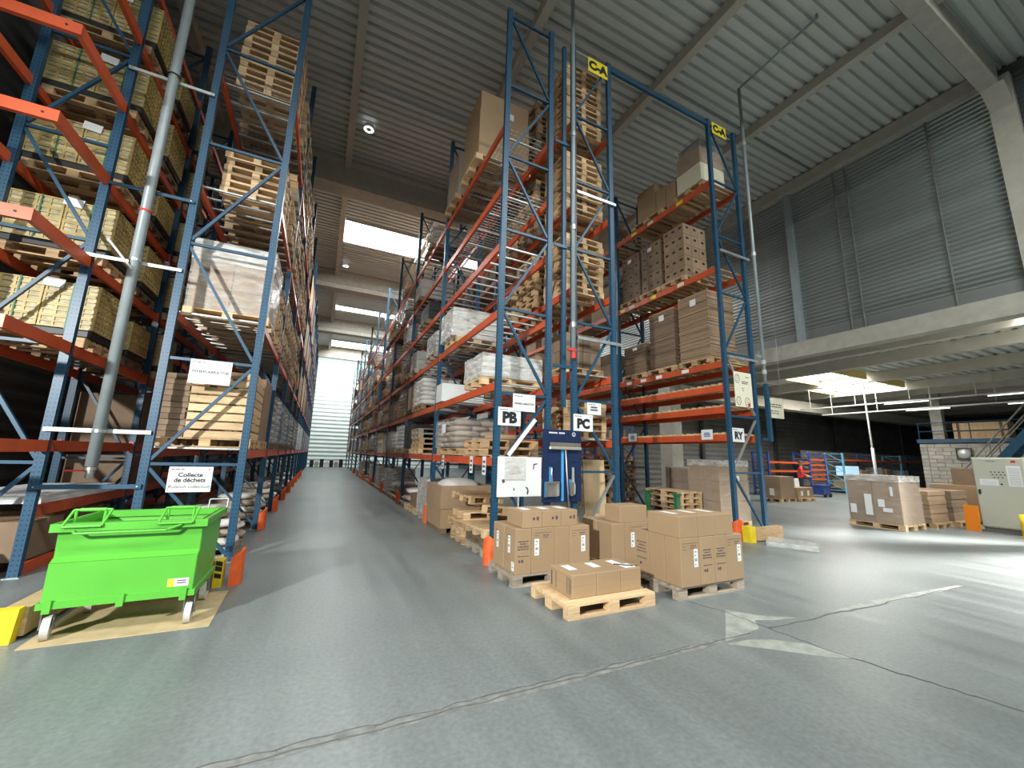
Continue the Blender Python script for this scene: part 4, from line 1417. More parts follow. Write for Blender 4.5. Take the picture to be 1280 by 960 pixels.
def sheet_stack(x, y, z, sx_, sy_, h, label, group, mat='carton_mid', th=.045, tag=True, lid=True):
    """flattened cartons piled up, single bundles a little out of line"""
    t = thing('flat_carton_stack', label, 'cardboard', (x, y, z), 0, group)
    n = int(h / th)
    me = bbox_mesh(sx_, sy_, th - .004, mat, .004)
    for i in range(n):
        obj('carton_bundle', me, t, (random.uniform(-.012, .012), random.uniform(-.012, .012), i * th), (0, 0, random.uniform(-.006, .006)))
    if lid:
        obj('cover_board', bbox_mesh(sx_ + .01, sy_ + .01, .02, 'plywood', .003), t, (0, 0, n * th))
    if tag:
        obj('paper_label', MB().box(-sx_ / 2 - .018, -sx_ / 2 - .014, -.12, .06, h * .82, h * .92).mesh('paper_label', 'label_white'), t)
    return t


CR = None


def crate_mesh():
    def mk():
        mb = MB()
        a, b, h = .295, .195, .17
        mb.box(-a + .014, a - .014, -b + .014, b - .014, .01, h - .008, 1)
        for z0, z1 in ((0, .022), (.075, .09), (h - .025, h - .002)):
            mb.box(-a, a, -b, -b + .014, z0, z1).box(-a, a, b - .014, b, z0, z1).box(-a, -a + .014, -b, b, z0, z1).box(a - .014, a, -b, b, z0, z1)
        for q in (-.28, -.14, 0, .14, .28):
            mb.box(q - .012, q + .012, -b + .001, -b + .014, .02, h - .02).box(q - .012, q + .012, b - .014, b - .001, .02, h - .02)
        for q in (-.18, -.09, 0, .09, .18):
            mb.box(-a + .001, -a + .014, q - .01, q + .01, .02, h - .02).box(a - .014, a - .001, q - .01, q + .01, .02, h - .02)
        return mb.mesh('crate', ['crate', 'crate_fill'])
    return cached('crate', mk)


def crate_load(x, y, z, layers, label, group, full=True):
    t = thing('crate_stack', label, 'crates', (x, y, z), 0, group)
    obj('base_tray', bbox_mesh(1.16, .8, .12, 'dark_plastic', .02), t)
    for k in range(layers):
        for i in (-.3, .3):
            for j in (-.2, .2):
                obj('crate', crate_mesh(), t, (i, j, .12 + k * .17))
    for xx in (-.25, .3):
        obj('strap', MB().box(xx - .008, xx + .008, -.405, -.399, .1, .12 + layers * .17).box(xx - .008, xx + .008, -.405, .4, .12 + layers * .17, .124 + layers * .17).mesh('strap', 'green_dark'), t)
    obj('paper_label', MB().bar((-.02, -.41, .12 + layers * .17 - .02), (.2, -.41, .12 + layers * .17 - .04), .004, .13).mesh('paper_label', 'label_white'), t)
    return t


GW = 'loads stored in the pallet racks'
SH = ['lowest', 'second', 'third', 'fourth', 'fifth', 'sixth', 'seventh', 'eighth', 'ninth']

# ---- leftmost rack: yellow crates
for li, z in enumerate(L2L):
    if li in (0, 1, 2, 8):
        continue
    for k in range(2):
        for s_ in range(2):
            if k == 1 and s_ == 1:
                continue
            y = L2Y[k] + .68 + s_ * 1.22
            pos = ['front', 'second', 'third'][k * 2 + s_]
            w_ = f'under {pos} yellow crates, {SH[li]} shelf of leftmost rack'
            pallet((-3.77, y, z + .002), 'wooden pallet ' + w_, GW, 'wood_dark' if s_ else 'wood', 0, k == 0, .92, 1.05)
            crate_load(-3.77, y, z + .147, 4 - (1 if s_ == 1 and li % 2 else 0), f'{pos} strapped stack of yellow plastic crates, {SH[li]} shelf of leftmost rack', GW)
for i, (y, z, sx_, sy_, h, mt) in enumerate([(8.0, .142, .9, .8, .5, 'carton_dark'), (9.2, .142, .9, .8, .5, 'carton_mid'), (11.2, 1.702, 1.0, 1.6, .95, 'carton_dark'), (11.2, .862, 1.0, 1.6, .6, 'carton_dark'), (13.9, 1.702, 1.0, 1.9, .95, 'carton_dark')]):  # the last three are added dark fill, making the deep bays read as shade
    carton(-3.77 - sx_ / 2, -3.77 + sx_ / 2, y - sy_ / 2, y + sy_ / 2, z, h, ['large carton on the bottom shelf of leftmost rack, front', 'large carton on the bottom shelf of leftmost rack, behind the front one',
           'added dark block standing for shade, third shelf of leftmost rack, second bay', 'added dark block standing for shade, second shelf of leftmost rack, second bay', 'added dark block standing for shade, third shelf of leftmost rack, third bay'][i], GW, mt, 'x')
t = thing('sheet_stack', 'stack of white flat sheets on low shelf behind the green bin', 'sheets', (-3.77, 8.7, .862), 0, GW)
for k in range(4):
    obj('sheet', bbox_mesh(1.02, 2.0, .03, 'label_white', .003), t, (random.uniform(-.04, .04), random.uniform(-.06, .06), k * .032), (0, 0, random.uniform(-.03, .03)))
carton(-4.15, -3.65, 6.75, 7.2, 0.0, .45, 'open brown carton on the floor at the left edge, front', GW, 'carton_mid', 'x')

# ---- left aisle rack, first bay
XL = -1.60
for k in range(8):
    t = thing('pallet_collar', f'{"top" if k == 7 else NUM[k + 1] + " from bottom"} pale board frame of the stack behind the left customer sign', 'pallet collar', (-1.47, 8.15, 1.806 + k * .137), 0, 'pale board frames stacked on the left rack')
    cm = cached('collarA', lambda: MB().box(-.42, .42, -.011, .011, 0, .108).mesh('collar', 'wood_pale'))
    cn = cached('collarB', lambda: MB().box(-.011, .011, -.5, .5, 0, .108).mesh('collar', 'wood_pale'))
    obj('front_board', cm, t, (0, -.51, 0))
    obj('back_board', cm, t, (0, .51, 0))
    obj('side_board', cn, t, (-.41, 0, 0))
    obj('side_board', cn, t, (.41, 0, 0))
    if k < 7:
        for q in (-.4, -.15, .13, .38):
            obj('spacer', cached('spc', lambda: MB().box(-.05, .05, .012, .03, .108, .137).mesh('spacer', 'wood_dark')), t, (q, -.505, 0))
pallet((-1.62, 8.2, 1.660), 'wooden pallet under the pale board frames, left rack', GW, 'wood', 0, True, 1.0, 1.4)
sheet_stack(-2.09, 8.2, 1.806, .33, 1.0, 1.06, 'narrow brown cardboard pile left of the pale board frames', GW, 'carton_dark', .09, False, False)
carton(-2.2, -1.05, 8.85, 9.85, 1.806, 1.18, 'big brown cardboard container behind the pale board frames', GW, 'carton_dark', 'x')
pallet((-1.62, 9.35, 1.660), 'wooden pallet under the big brown container, left rack', GW, 'wood', 0, False, 1.0, 1.25)
pallet((-1.62, 8.3, 3.760), 'wooden pallet under the milky wrapped load, left rack', GW, 'wood_pale', 0, True, 1.0, 1.35)
carton_load(-1.62, 8.3, 3.906, 'large brown load in milky film, shelf above the left customer sign', GW, 1.15, 1.05, (2, 2, 3), .38, 'carton', 'wrap_half', name='wrapped_carton_load')
obj('top_film', wrap_shell(1.2, 1.1, .36, 3, 'wrap_milky', .02), bpy.data.objects['wrapped_carton_load'], (0, 0, .84))
pallet_stack(-1.52, 8.2, 6.0, 6, 'third shelf stack of left aisle rack, front bay', 'pallet stacks in the left aisle rack', 0, True, .80, 1.1, .015, ['wood_pale', 'wood'])
pallet_stack(-1.55, 8.2, 8.2, 10, 'top shelf stack of left aisle rack, front bay', 'pallet stacks in the left aisle rack', 0, True, .82, 1.1, .015, ['wood_pale', 'wood'])
for li, n_ in ((1, 8), (2, 11), (3, 9)):
    pallet_stack(-1.6, 9.45, L1L[li] + .02, n_, f'{SH[li]} shelf stack of left aisle rack, behind the front stack', 'pallet stacks in the left aisle rack', 0, False, .98, 1.05, .03)
# further bays of the left aisle rack
for k in range(1, 14):
    for li, z in enumerate(L1L):
        for s_ in range(2):
            if k > 6 and s_ == 1:
                continue
            y = L1Y[k] + .72 + s_ * 1.25
            where = f'{SH[li]} shelf, {NUM[k + 1]} bay of left aisle rack' + (', rear half' if s_ else '')
            if li == 0:
                if k < 5:
                    pallet((XL, y, z + .02), 'pallet under sacks, ' + where, GW, 'wood_dark', 0, False, .98, 1.3, far=k > 2)
                    sack_load(XL, y, z + .166, 'grey wrapped sacks, ' + where, GW, 1.2, 1.08, 7, 'sack_grey', 'wrap_clear', .14, False, k < 2)
                else:
                    carton_load(XL, y, z + .02, 'wrapped load, ' + where, GW, 1.15, 1.1, (1, 1, 3), .4, 'sack_grey', 'wrap_milky', name='wrapped_carton_load')
            elif k < 4:
                n_ = random.choice([7, 9, 11, 10])
                if k == 3 and s_ == 1:
                    continue
                pallet_stack(XL, y, z + .02, n_, where, 'pallet stacks in the left aisle rack', 0, False, 1.0, 1.2, .04, ['wood', 'wood_pale', 'wood_grey'], far=k > 1 or li == 3)
            else:
                carton_load(XL, y, z + .02, random.choice(['brown carton load, ', 'tall carton load, ']) + where, GW, 1.15, 1.1, (1, 2, 4), random.uniform(.28, .4), random.choice(['carton_mid', 'wood', 'carton_dark']))
# sacks on the floor under the left aisle rack
for k in range(6):
    y0 = L1Y[k] + .75
    pallet((-1.62, y0, 0), f'floor pallet under sacks, {NUM[k + 1]} bay of left aisle rack', GW, 'wood_grey', 0, k < 1, .95, 1.2)
    for i in range(4 if k < 3 else 3):
        for j, yy in enumerate((y0 - .25, y0 + .28)):
            obj('paper_sack', sack_mesh(.95 if i < 3 else .7, .5, .14, ['sack_white', 'sack_paper'][(i + j + k) % 2], i + j), None, (-1.5 + random.uniform(-.05, .05), yy, .147 + i * .141), (0, 0, random.uniform(-.08, .08)), None,
                f'{SH[i]} layer sack, {["front", "rear"][j]} half of floor pallet, {NUM[k + 1]} bay of left aisle rack', 'sack', 'sacks lying under the left aisle rack')

# ---- PB rack
GP = 'loads in the PB rack'
pallet((3.11, 8.55, 1.640), 'pallet under the wrapped paper sacks, first PB shelf', GP, 'wood', R(90), True, 1.25, 1.4)
sack_load(3.08, 8.62, 1.792, 'clear-wrapped paper sacks with white label left of the PB sign', GP, 1.15, 1.45, 5, 'sack_paper', 'wrap_clear', .115)
pallet((3.11, 6.95, 1.640), 'empty pallet on the first PB shelf, just behind the frame', GP, 'wood', 0, True, .95, 1.1)
pallet((3.11, 6.95, 1.785), 'second empty pallet behind the PB frame, on top of the first', GP, 'wood', 0.03, True, .95, 1.1)
t = thing('cardboard_tube', 'brown paper tube lying on the pallets behind the PB frame', 'tube', (3.1, 6.8, 1.93))
obj('tube', MB().tube((-.3, .2, .06), (.35, -.1, .06), .055, 14).mesh('tube', 'carton_mid', True), t)
pallet((3.13, 7.0, 2.920), 'pallet under the low white wrapped load, second PB shelf', GP, 'wood_pale', 0, True, 1.05, 1.15)
sack_load(3.12, 7.0, 3.062, 'low white wrapped sacks on second PB shelf, front slot', GP, 1.2, .95, 3, 'sack_white', 'wrap_milky', .13, False)
carton(2.55, 3.65, 9.3, 10.3 - .45, 2.92, .45, 'white carton on second PB shelf, beside the second frame', GP, 'white')
pallet((3.11, 8.95, 4.220), 'pallet under the white wrapped load, third PB shelf', GP, 'wood_pale', R(90), True, .85, 1.3)
sack_load(3.1, 8.95, 4.362, 'white film-wrapped load on third PB shelf, first bay', GP, 1.2, .95, 5, 'sack_white', 'wrap_milky', .125, False)
pallet((3.10, 7.75, 8.02), 'pallet seen from below under the tall cartons, top PB shelf', GP, 'wood_pale', 0, True, 1.12, 1.35)
t = carton(2.48, 3.72, 7.22, 8.28, 8.166, 1.15, 'big brown carton on the top PB shelf', GP, 'carton', 'y')
t2 = carton(2.50, 3.70, 7.24, 8.26, 9.318, .5, 'upper brown carton with white label, top PB shelf', GP, 'carton', 'y')
sticker(t2, 'front', (1.2, 1.02), .12, .02, .2, .16, False)
pallet((3.10, 9.2, 8.02), 'pallet of the film-wrapped load on top PB shelf', GP, 'wood', 0, False, 1.1, 1.2)
carton_load(3.1, 9.2, 8.166, 'film-wrapped cartons behind the big carton, top PB shelf', GP, 1.18, .95, (2, 2, 3), .4, 'carton_mid', 'wrap_clear', name='wrapped_carton_load')
for k in range(1, 10):
    for li, z in enumerate(PBL):
        for s_ in range(3):
            if k > 5 and s_ == 2:
                continue
            r_ = random.random()
            if li >= 3 and r_ < .62:
                continue
            if li < 3 and r_ < .15:
                continue
            y = PBY[k] + .72 + s_ * 1.23
            where = f'{SH[li]} shelf, {NUM[k + 1]} bay of PB rack, ' + ['near', 'middle', 'far'][s_] + ' slot'
            fullk = k < 3
            zz = z + .02
            pallet((3.11, y, zz), 'pallet, ' + where, GP, random.choice(['wood', 'wood_grey', 'wood_dark']), 0, False, .98, 1.3, far=k > 4)
            q = random.random()
            if q < .45:
                sack_load(3.11, y, zz + .152, 'wrapped sacks, ' + where, GP, 1.15, 1.05, random.choice([4, 5, 6]), random.choice(['sack_paper', 'sack_grey', 'sack_white']), 'wrap_clear', .13, False, k < 3 and li < 2)
            elif q < .75:
                carton_load(3.11, y, zz + .146, 'wrapped cartons, ' + where, GP, 1.1, 1.05, (1, 2, 2), random.uniform(.25, .42), ('light_blue' if k in (5, 6) and li > 2 else random.choice(['carton_mid', 'carton_dark', 'sack_grey', 'dark_plastic'])), 'wrap_milky' if q < .5 else None, name='wrapped_carton_load')
            else:
                for i in range(random.choice([2, 4, 5])):
                    pallet((3.11 + random.uniform(-.03, .03), y, zz + .146 + i * .1445), f'{NUM[i + 2]} pallet, ' + where, GP, random.choice(WC), 0, False, .98, 1.3, far=k > 3)
# blue drums / bundles far along the top of PB
# ground level of PB
t = thing('pallet_box', 'large open brown cardboard box on the floor in the PB rack', 'box', (3.03, 9.1, 0))
obj('lower_part', MB().box(-.58, .58, -.62, .62, .10, .55).mesh('lower', 'carton'), t)
obj('upper_collar', MB().box(-.6, .6, -.64, -.61, .5, .98).box(-.6, .6, .61, .64, .5, .98).box(-.6, -.57, -.61, .61, .5, .98).box(.57, .6, -.61, .61, .5, .98).mesh('collar', 'carton_mid'), t)
for xx in (-.5, 0, .5):
    obj('foot', MB().box(xx - .07, xx + .07, -.6, .6, 0, .1).mesh('foot', 'wood_dark'), t)
obj('film_waste', sack_mesh(.9, .9, .5, 'sack_white', 1), t, (0, .1, .62))
G0 = 'loose pallets on the floor below the PB sign'
for i in range(4):
    pallet((3.12 + random.uniform(-.05, .05), 7.72, i * .1445), f'{"top" if i == 3 else NUM[i + 1] + " from bottom"} pallet of the rear pile beside the large open box', G0, ['wood', 'wood_pale', 'wood', 'wood_pale'][i], random.uniform(-.08, .08), True, .95, 1)
for i in range(3):
    pallet((3.15, 6.80 + random.uniform(-.03, .03), i * .1445), f'{"top" if i == 2 else NUM[i + 1] + " from bottom"} pallet of the front pile behind the PB post', G0, ['wood_grey', 'wood_dark', 'wood_pale'][i], random.uniform(-.06, .06), True, .95, 1)
for i, (xx, yy, z_, rx, ry_) in enumerate([(3.0, 7.78, .73, .2, .1), (3.2, 6.9, .58, -.15, .15)]):
    t = pallet((xx, yy, z_), ['broken pallet lying tilted on the rear pallet pile', 'broken pallet leaning on the front pallet pile'][i], G0, 'wood', .3, True, .7, .8)
    t.rotation_euler = (rx * .5, ry_ * .5, .3 - i * .7)
carton(2.72, 3.02, 6.14, 6.32, .0, .5, 'small brown carton standing just behind the PB post', GP, 'carton_mid', 'y')
for k in range(1, 6):
    for s_ in range(3):
        y = PBY[k] + .75 + s_ * 1.2
        where = f'floor of {NUM[k + 1]} PB bay, ' + ['near', 'middle', 'far'][s_] + ' slot'
        pallet((3.08, y, 0), 'pallet, ' + where, GP, random.choice(['wood', 'wood_grey']), 0, k < 2, .98, 1.25, far=k > 3)
        if (k + s_) % 3 == 0:
            obj('paper_sack', sack_mesh(1.0, .85, .22, 'sack_paper', s_), None, (3.05, y, .146), (0, 0, .1), None, 'lower sack, ' + where, 'sack', GP)
            obj('paper_sack', sack_mesh(.9, .75, .2, 'sack_white', s_ + 1), None, (3.05, y, .368), (0, 0, -.1), None, 'upper sack, ' + where, 'sack', GP)
        elif (k + s_) % 3 == 1:
            carton_load(3.08, y, .146, 'dark wrapped load, ' + where, GP, 1.05, .95, (1, 1, 2), .42, 'sack_grey', 'wrap_milky', name='wrapped_carton_load')
        else:
            carton(2.6, 3.5, y - .4, y + .4, .146, .35, 'low dark carton, ' + where, GP, 'carton_dark')

# ---- PC rack: pallet stacks
GC = 'pallet stacks in the PC rack'
for li, n_, where in ((0, 5, 'lowest'), (2, 9, 'third'), (3, 10, 'fourth'), (4, 12, 'top')):
    pallet_stack(4.64, 6.75, PCL[li] + .02, n_, f'{where} shelf of PC rack, front stack', GC, 0, True, .80, 1.1, .015, ['wood_pale', 'wood'])
for li, n_ in ((2, 9), (3, 10), (4, 12)):
    pallet_stack(4.60, 7.85, PCL[li] + .02, n_, f'{SH[li]} shelf of PC rack, second stack', GC, 0, False, .95, 1.1, .04)
    if li < 4:
        pallet_stack(4.60, 9.0, PCL[li] + .02, n_ - 2, f'{SH[li]} shelf of PC rack, third stack', GC, 0, False, .95, 1.1, .04, far=True)
pallet((4.64, 6.8, 3.276), 'pallet under the dark cartons, second PC shelf', GC, 'wood', 0, True, .8, 1.1)
carton_load(4.64, 6.8, 3.42, 'dark cartons on the second PC shelf, front slot', GC, .9, .8, (2, 2, 2), .36, 'carton_dark')
carton(4.2, 5.1, 7.6, 8.5, 3.276, .7, 'brown carton on the second PC shelf, behind the dark cartons', GC, 'carton_mid', 'y')
for k in range(1, 4):
    for li, z in enumerate(PCL):
        if (k + li) % 3 == 0 or li == 0:
            continue
        for s_ in range(2):
            y = PBY[k] + 1.0 + s_ * 1.5
            where = f'{SH[li]} shelf, {NUM[k + 1]} bay of PC rack' + (', rear half' if s_ else '')
            carton_load(4.64, y, z + .016, 'brown load, ' + where, GC, 1.05, 1.05, (1, 2, 3), .36, random.choice(['carton_mid', 'carton_dark', 'wood']))
obj('plywood_sheet', MB().box(0, .53, 0, .03, 0, 1.62).mesh('plywood', 'plywood'), None, (4.80, 6.55, 0), (R(-4), 0, 0), None, 'tall plywood sheet leaning upright inside the PC frame', 'plywood')
obj('plywood_sheet', MB().box(0, .25, 0, .03, 0, 1.45).mesh('plywood2', 'carton_mid'), None, (4.5, 6.7, 0), (R(-3), 0, 0), None, 'brown board standing left of the tall plywood sheet', 'board')

# ---- RY rack
GR = 'loads in the RY rack'
XR = 8.97
ZS = .026


def ryp(y, z, lab, sy=1.2):
    pallet((XR, y, z + ZS), lab, GR, 'wood', 0, True, .92, sy)


ryp(6.75, 8.85, 'pallet under the white-based load, top RY shelf')
t = thing('wrapped_carton_load', 'tall film-wrapped load with pale base at the top of RY rack', 'boxes', (XR, 6.75, 8.85 + ZS + .146), 0, GR)
obj('pale_base', bbox_mesh(.96, .8, .62, 'cream', .01), t)
obj('upper_carton', bbox_mesh(.92, .76, .55, 'carton_mid', .01), t, (0, 0, .622))
obj('top_carton', bbox_mesh(.80, .7, .26, 'sack_grey', .01), t, (0, 0, 1.174))
obj('stretch_wrap', wrap_shell(.97, .81, .85, 2, 'wrap_clear'), t, (0, 0, .62))
ryp(8.3, 8.85, 'pallet under the pale brown cartons, top RY shelf', 1.6)
carton(8.5, 9.45, 7.98, 8.72, 8.85 + ZS + .146, 1.05, 'tall pale brown carton on top RY shelf', GR, 'carton', 'y')
carton(8.5, 9.4, 7.58, 7.95, 8.85 + ZS + .146, .72, 'narrow pale carton left of middle on top RY shelf', GR, 'carton')
carton(8.5, 9.4, 7.22, 7.55, 8.85 + ZS + .001, .78, 'narrow pale carton between wrapped load and tall carton, top RY shelf', GR, 'carton')
ryp(7.4, 6.44, 'pallet under the tall carton block, fifth RY shelf', 1.0)
carton_load(XR, 7.4, 6.44 + ZS + .146, 'tall block of brown cartons with hand holes, fifth RY shelf, nearest', GR, .9, .72, (3, 3, 5), .32, 'carton_mid', None, bands=True)
for i, y in enumerate((8.28, 9.15)):
    ryp(y, 6.44, ['pallet under the middle carton block, fifth RY shelf', 'pallet under the far carton block, fifth RY shelf'][i], 1.0)
    carton_load(XR, y, 6.44 + ZS + .146, ['middle block of dark cartons with hand holes, fifth RY shelf', 'far block of dark cartons with hand holes, fifth RY shelf'][i], GR, .9, .78, (3, 3, 5), .31, 'carton_dark', None,
                [('left', 0, 1.3, .16, .12)], bands=True)
ryp(6.85, 4.02, 'pallet under the tall flat carton pile, fourth RY shelf')
sheet_stack(XR, 6.86, 4.02 + ZS + .146, .98, .92, 1.78, 'tall pile of flattened cartons, fourth RY shelf, nearest the camera', GR, 'carton_mid', .05)
ryp(7.95, 4.02, 'pallet under the middle flat carton pile, fourth RY shelf')
sheet_stack(XR, 7.95, 4.02 + ZS + .146, .95, .9, 1.68, 'middle pile of flattened cartons, fourth RY shelf', GR, 'carton_dark', .05)
ryp(9.05, 4.02, 'pallet under the low flat carton pile, fourth RY shelf')
sheet_stack(XR, 9.05, 4.02 + ZS + .146, .95, .9, .92, 'low pile of flattened cartons, fourth RY shelf, next to the PC frame', GR, 'carton_dark', .05)
for k in (1, 2):
    for li in (3, 4, 5):
        for s_ in range(2):
            y = RYY[k] + 1.0 + s_ * 1.5
            carton_load(XR, y, RYL[li] + ZS + .002, f'carton block, {SH[li]} shelf, {NUM[k + 1]} bay of RY rack' + (', rear half' if s_ else ''), GR, .95, 1.0, (2, 2, 3), .36, random.choice(['carton_mid', 'carton_dark']))

# ------------------------------------------------------------------ floor goods around the RY rack
GF = 'goods standing by the RY rack'
pallet((9.78, 7.42, 0), 'pallet under the wrapped brown cartons behind the RY frame', GF, 'wood_pale', 0, True, .95, 1.2)
carton_load(9.78, 7.42, .146, 'tall wrapped pale brown cartons on the floor inside the RY rack', GF, 1.12, .92, (2, 2, 3), .5, 'carton', 'wrap_clear', [('front', .12, 1.0, .1, .14)], name='wrapped_carton_load')
for i in range(6):
    pallet((8.72, 8.0 + random.uniform(-.02, .02), i * .1445), f'{"top" if i == 5 else NUM[i + 1] + " from bottom"} pallet of the pile with green corner posts, below RY rack', GF, ['wood_dark', 'wood_grey', 'wood_dark', 'wood', 'wood_pale', 'wood_pale'][i], R(90) + random.uniform(-.05, .05), True, 1.05, .9)
for i, (xx, yy) in enumerate([(8.3, 7.45), (8.3, 8.45)]):
    t = thing('corner_post', ['green corner post beside the low pallet pile, nearer one', 'green corner post beside the low pallet pile, farther one'][i], 'post', (xx - .06, yy, 0), 0, GF)
    obj('upright', MB().box(-.05, .05, -.05, .05, 0, .78).mesh('upright', 'green_dark'), t)
    obj('cap', MB().box(-.08, .08, -.08, .08, .78, .82).mesh('cap', 'green_dark'), t)
pallet((12.0, 10.3, 0), 'pallet under dark wrapped cartons behind the RY rack', GF, 'wood', 0, True, .95, 1.2)
carton_load(12.0, 10.3, .146, 'dark film-wrapped cartons standing behind the RY rack, beside the column', GF, 1.1, 1.0, (2, 2, 3), .42, 'carton_dark', 'wrap_clear', name='wrapped_carton_load')
pallet((10.75, 9.0, 0), 'pallet under lower dark wrapped cartons behind the RY rack', GF, 'wood', 0, True, .95, 1.2)
carton_load(10.75, 9.0, .146, 'lower dark film-wrapped cartons next to the pale wrapped cartons', GF, 1.1, 1.0, (2, 2, 3), .42, 'carton_mid', 'wrap_clear', name='wrapped_carton_load')
for i, (xx, yy, n_) in enumerate([(8.95, 10.7, 11), (8.95, 12.2, 9), (10.6, 12.6, 12)]):
    pallet_stack(xx, yy, 0, n_, ['floor stack behind the PC frame, nearest', 'floor stack behind the PC frame, middle', 'floor stack behind the PC frame, right'][i], GF, 0, False, .9, 1.2, .05, WC, far=i > 0)
t = thing('flat_package', 'flat silver film-wrapped package lying on the floor by RY frame', 'package', (8.78, 5.08, 0), R(-62))
obj('sheet_bundle', bbox_mesh(.82, .55, .075, 'galv_light', .006), t)
obj('stretch_wrap', wrap_shell(.85, .58, .09, 5, 'wrap_milky', .008), t)


def rack_x(name, label, xs, y0, dep, ztop, levels, mats, bays=None):
    """small shelf rack running along x"""
    t = thing(name, label, 'rack', (xs[0], y0, 0))
    for i, x in enumerate(xs):
        for yy in (0, dep):
            obj('post', MB().box(-.04, .04, -.04, .04, 0, ztop).mesh('post', mats[i % len(mats)]), t, (x - xs[0], yy, 0))
        mb = MB()
        z = .15
        while z < ztop - .3:
            mb.bar((0, 0, z), (0, dep, z + .5), .03, .03)
            mb.bar((0, 0, z), (0, dep, z), .03, .03)
            z += .55
        mb.bar((0, 0, ztop - .05), (0, dep, ztop - .05), .03, .03)
        obj('bracing', mb.mesh('bracing', mats[i % len(mats)]), t, (x - xs[0], 0, 0))
    for i in range(len(xs) - 1):
        for z in (levels[i] if isinstance(levels[0], (list, tuple)) else levels):
            for yy in (0, dep):
                obj('load_beam', MB().box(.04, xs[i + 1] - xs[i] - .04, -.025, .025, -.10, 0).mesh('beam', 'orange'), t, (xs[i] - xs[0], yy, z))
            obj('shelf_board', MB().box(.05, xs[i + 1] - xs[i] - .05, .03, dep - .03, -.03, -.008).mesh('shelf', 'wood_grey'), t, (xs[i] - xs[0], 0, z))
    return t


rack_x('shelf_rack', 'low blue shelf rack at the annex back, with the person before it', [20.6, 24.2, 25.7], 12.7, .8, 2.2, [[1.72, 1.28, .4], [1.9, 1.62, 1.36, 1.1, .86, .4]], ['bin_blue'])
rack_x('shelf_rack', 'light blue shelf rack at the annex back with white goods', [27.6, 31.3, 34.6, 38.0], 12.7, .9, 2.3, [1.95, 1.0, .3], ['light_blue', 'bin_blue'])
rack_x('shelf_rack', 'dark red distant rack seen below the RY beams', [10.3, 12.5, 15.0, ], 16.3, .9, 3.6, [.9, 1.8, 2.7], ['bin_blue'])
i = 0
for xs_, lv in (((30.2, 32.0, 33.2, 35.5), 1.0), ((28.1, 29.0, 30.4, 32.4, 33.5), .3), ((21.2, 22.1, 23.2), .4), ((10.8, 11.6, 12.9, 13.6), .9), ((10.7, 11.5, 13.0, 14.0), 1.8), ((10.8, 11.7, 13.2, 14.3), 2.7)):
    for x in xs_:
        i += 1
        far = xs_[0] < 15
        yy = 16.4 if far else 12.82
        w_ = .6 if x != 30.2 else .8
        carton(x - w_ / 2, x + w_ / 2, yy, yy + .6, lv + .002, [.45, .35, .5][i % 3], f'{NUM[xs_.index(x) + 1]} box from left on the ' + ('dark red distant rack' if far else 'annex back shelves') + f', {"top" if lv > 2.5 else "upper" if lv > 1.5 else "lower" if lv < .5 else "middle"} shelf' + ('' if far or x > 25 else ', blue rack'),
               'boxes on the annex shelves', ['white', 'carton', 'label_white', 'carton_mid'][i % 4] if not far else ['carton', 'carton_mid', 'sack_grey'][i % 3])
obj('blue_case', bbox_mesh(1.5, .5, .55, 'case_glow', .02), None, (28.6, 12.98, 1.002), (0, 0, 0), None, 'pale blue case on the light blue rack middle shelf', 'case')

# boxes, blue bin and person in front of the annex shelves
pallet((18.45, 11.05, 0), 'pallet under the large dark carton before the annex shelves', GF, 'wood', 0, True, .9, 1.1)
t = carton(17.95, 18.95, 10.65, 11.4, .146, .92, 'large dark carton on a pallet before the annex shelves', GF, 'carton_mid', 'y')
sticker(t, 'left', (1.0, .75), 0, .1, .2, .3, False)
pallet((19.65, 10.95, 0), 'pallet under the pair of low cartons before the annex shelves', GF, 'wood', 0, True, .95, 1.1)
t = carton(19.1, 19.65, 10.6, 11.3, .146, .44, 'left low carton of the pair before the annex shelves', GF, 'carton_mid')
sticker(t, 'front', (.55, .7), 0, .1, .14, .2, False)
t = carton(19.67, 20.25, 10.6, 11.3, .146, .44, 'right low carton of the pair before the annex shelves', GF, 'carton_mid')
sticker(t, 'front', (.58, .7), -.1, .1, .14, .22, False)
t = thing('wheeled_bin', 'small dark blue wheeled bin beside the annex shelves', 'bin', (23.3, 11.8, 0))
obj('body', MB().prism([(-.28, .1), (.28, .1), (.34, .56), (-.34, .56)], 'y', -.25, .25).mesh('body', 'bin_blue'), t)
obj('rim', MB().box(-.37, .37, -.28, .28, .55, .59).mesh('rim', 'bin_blue'), t)
for sx_ in (-.22, .22):
    obj('wheel', MB().tube((sx_, -.3, .1), (sx_, -.22, .1), .1, 14).mesh('wheel', 'black'), t)


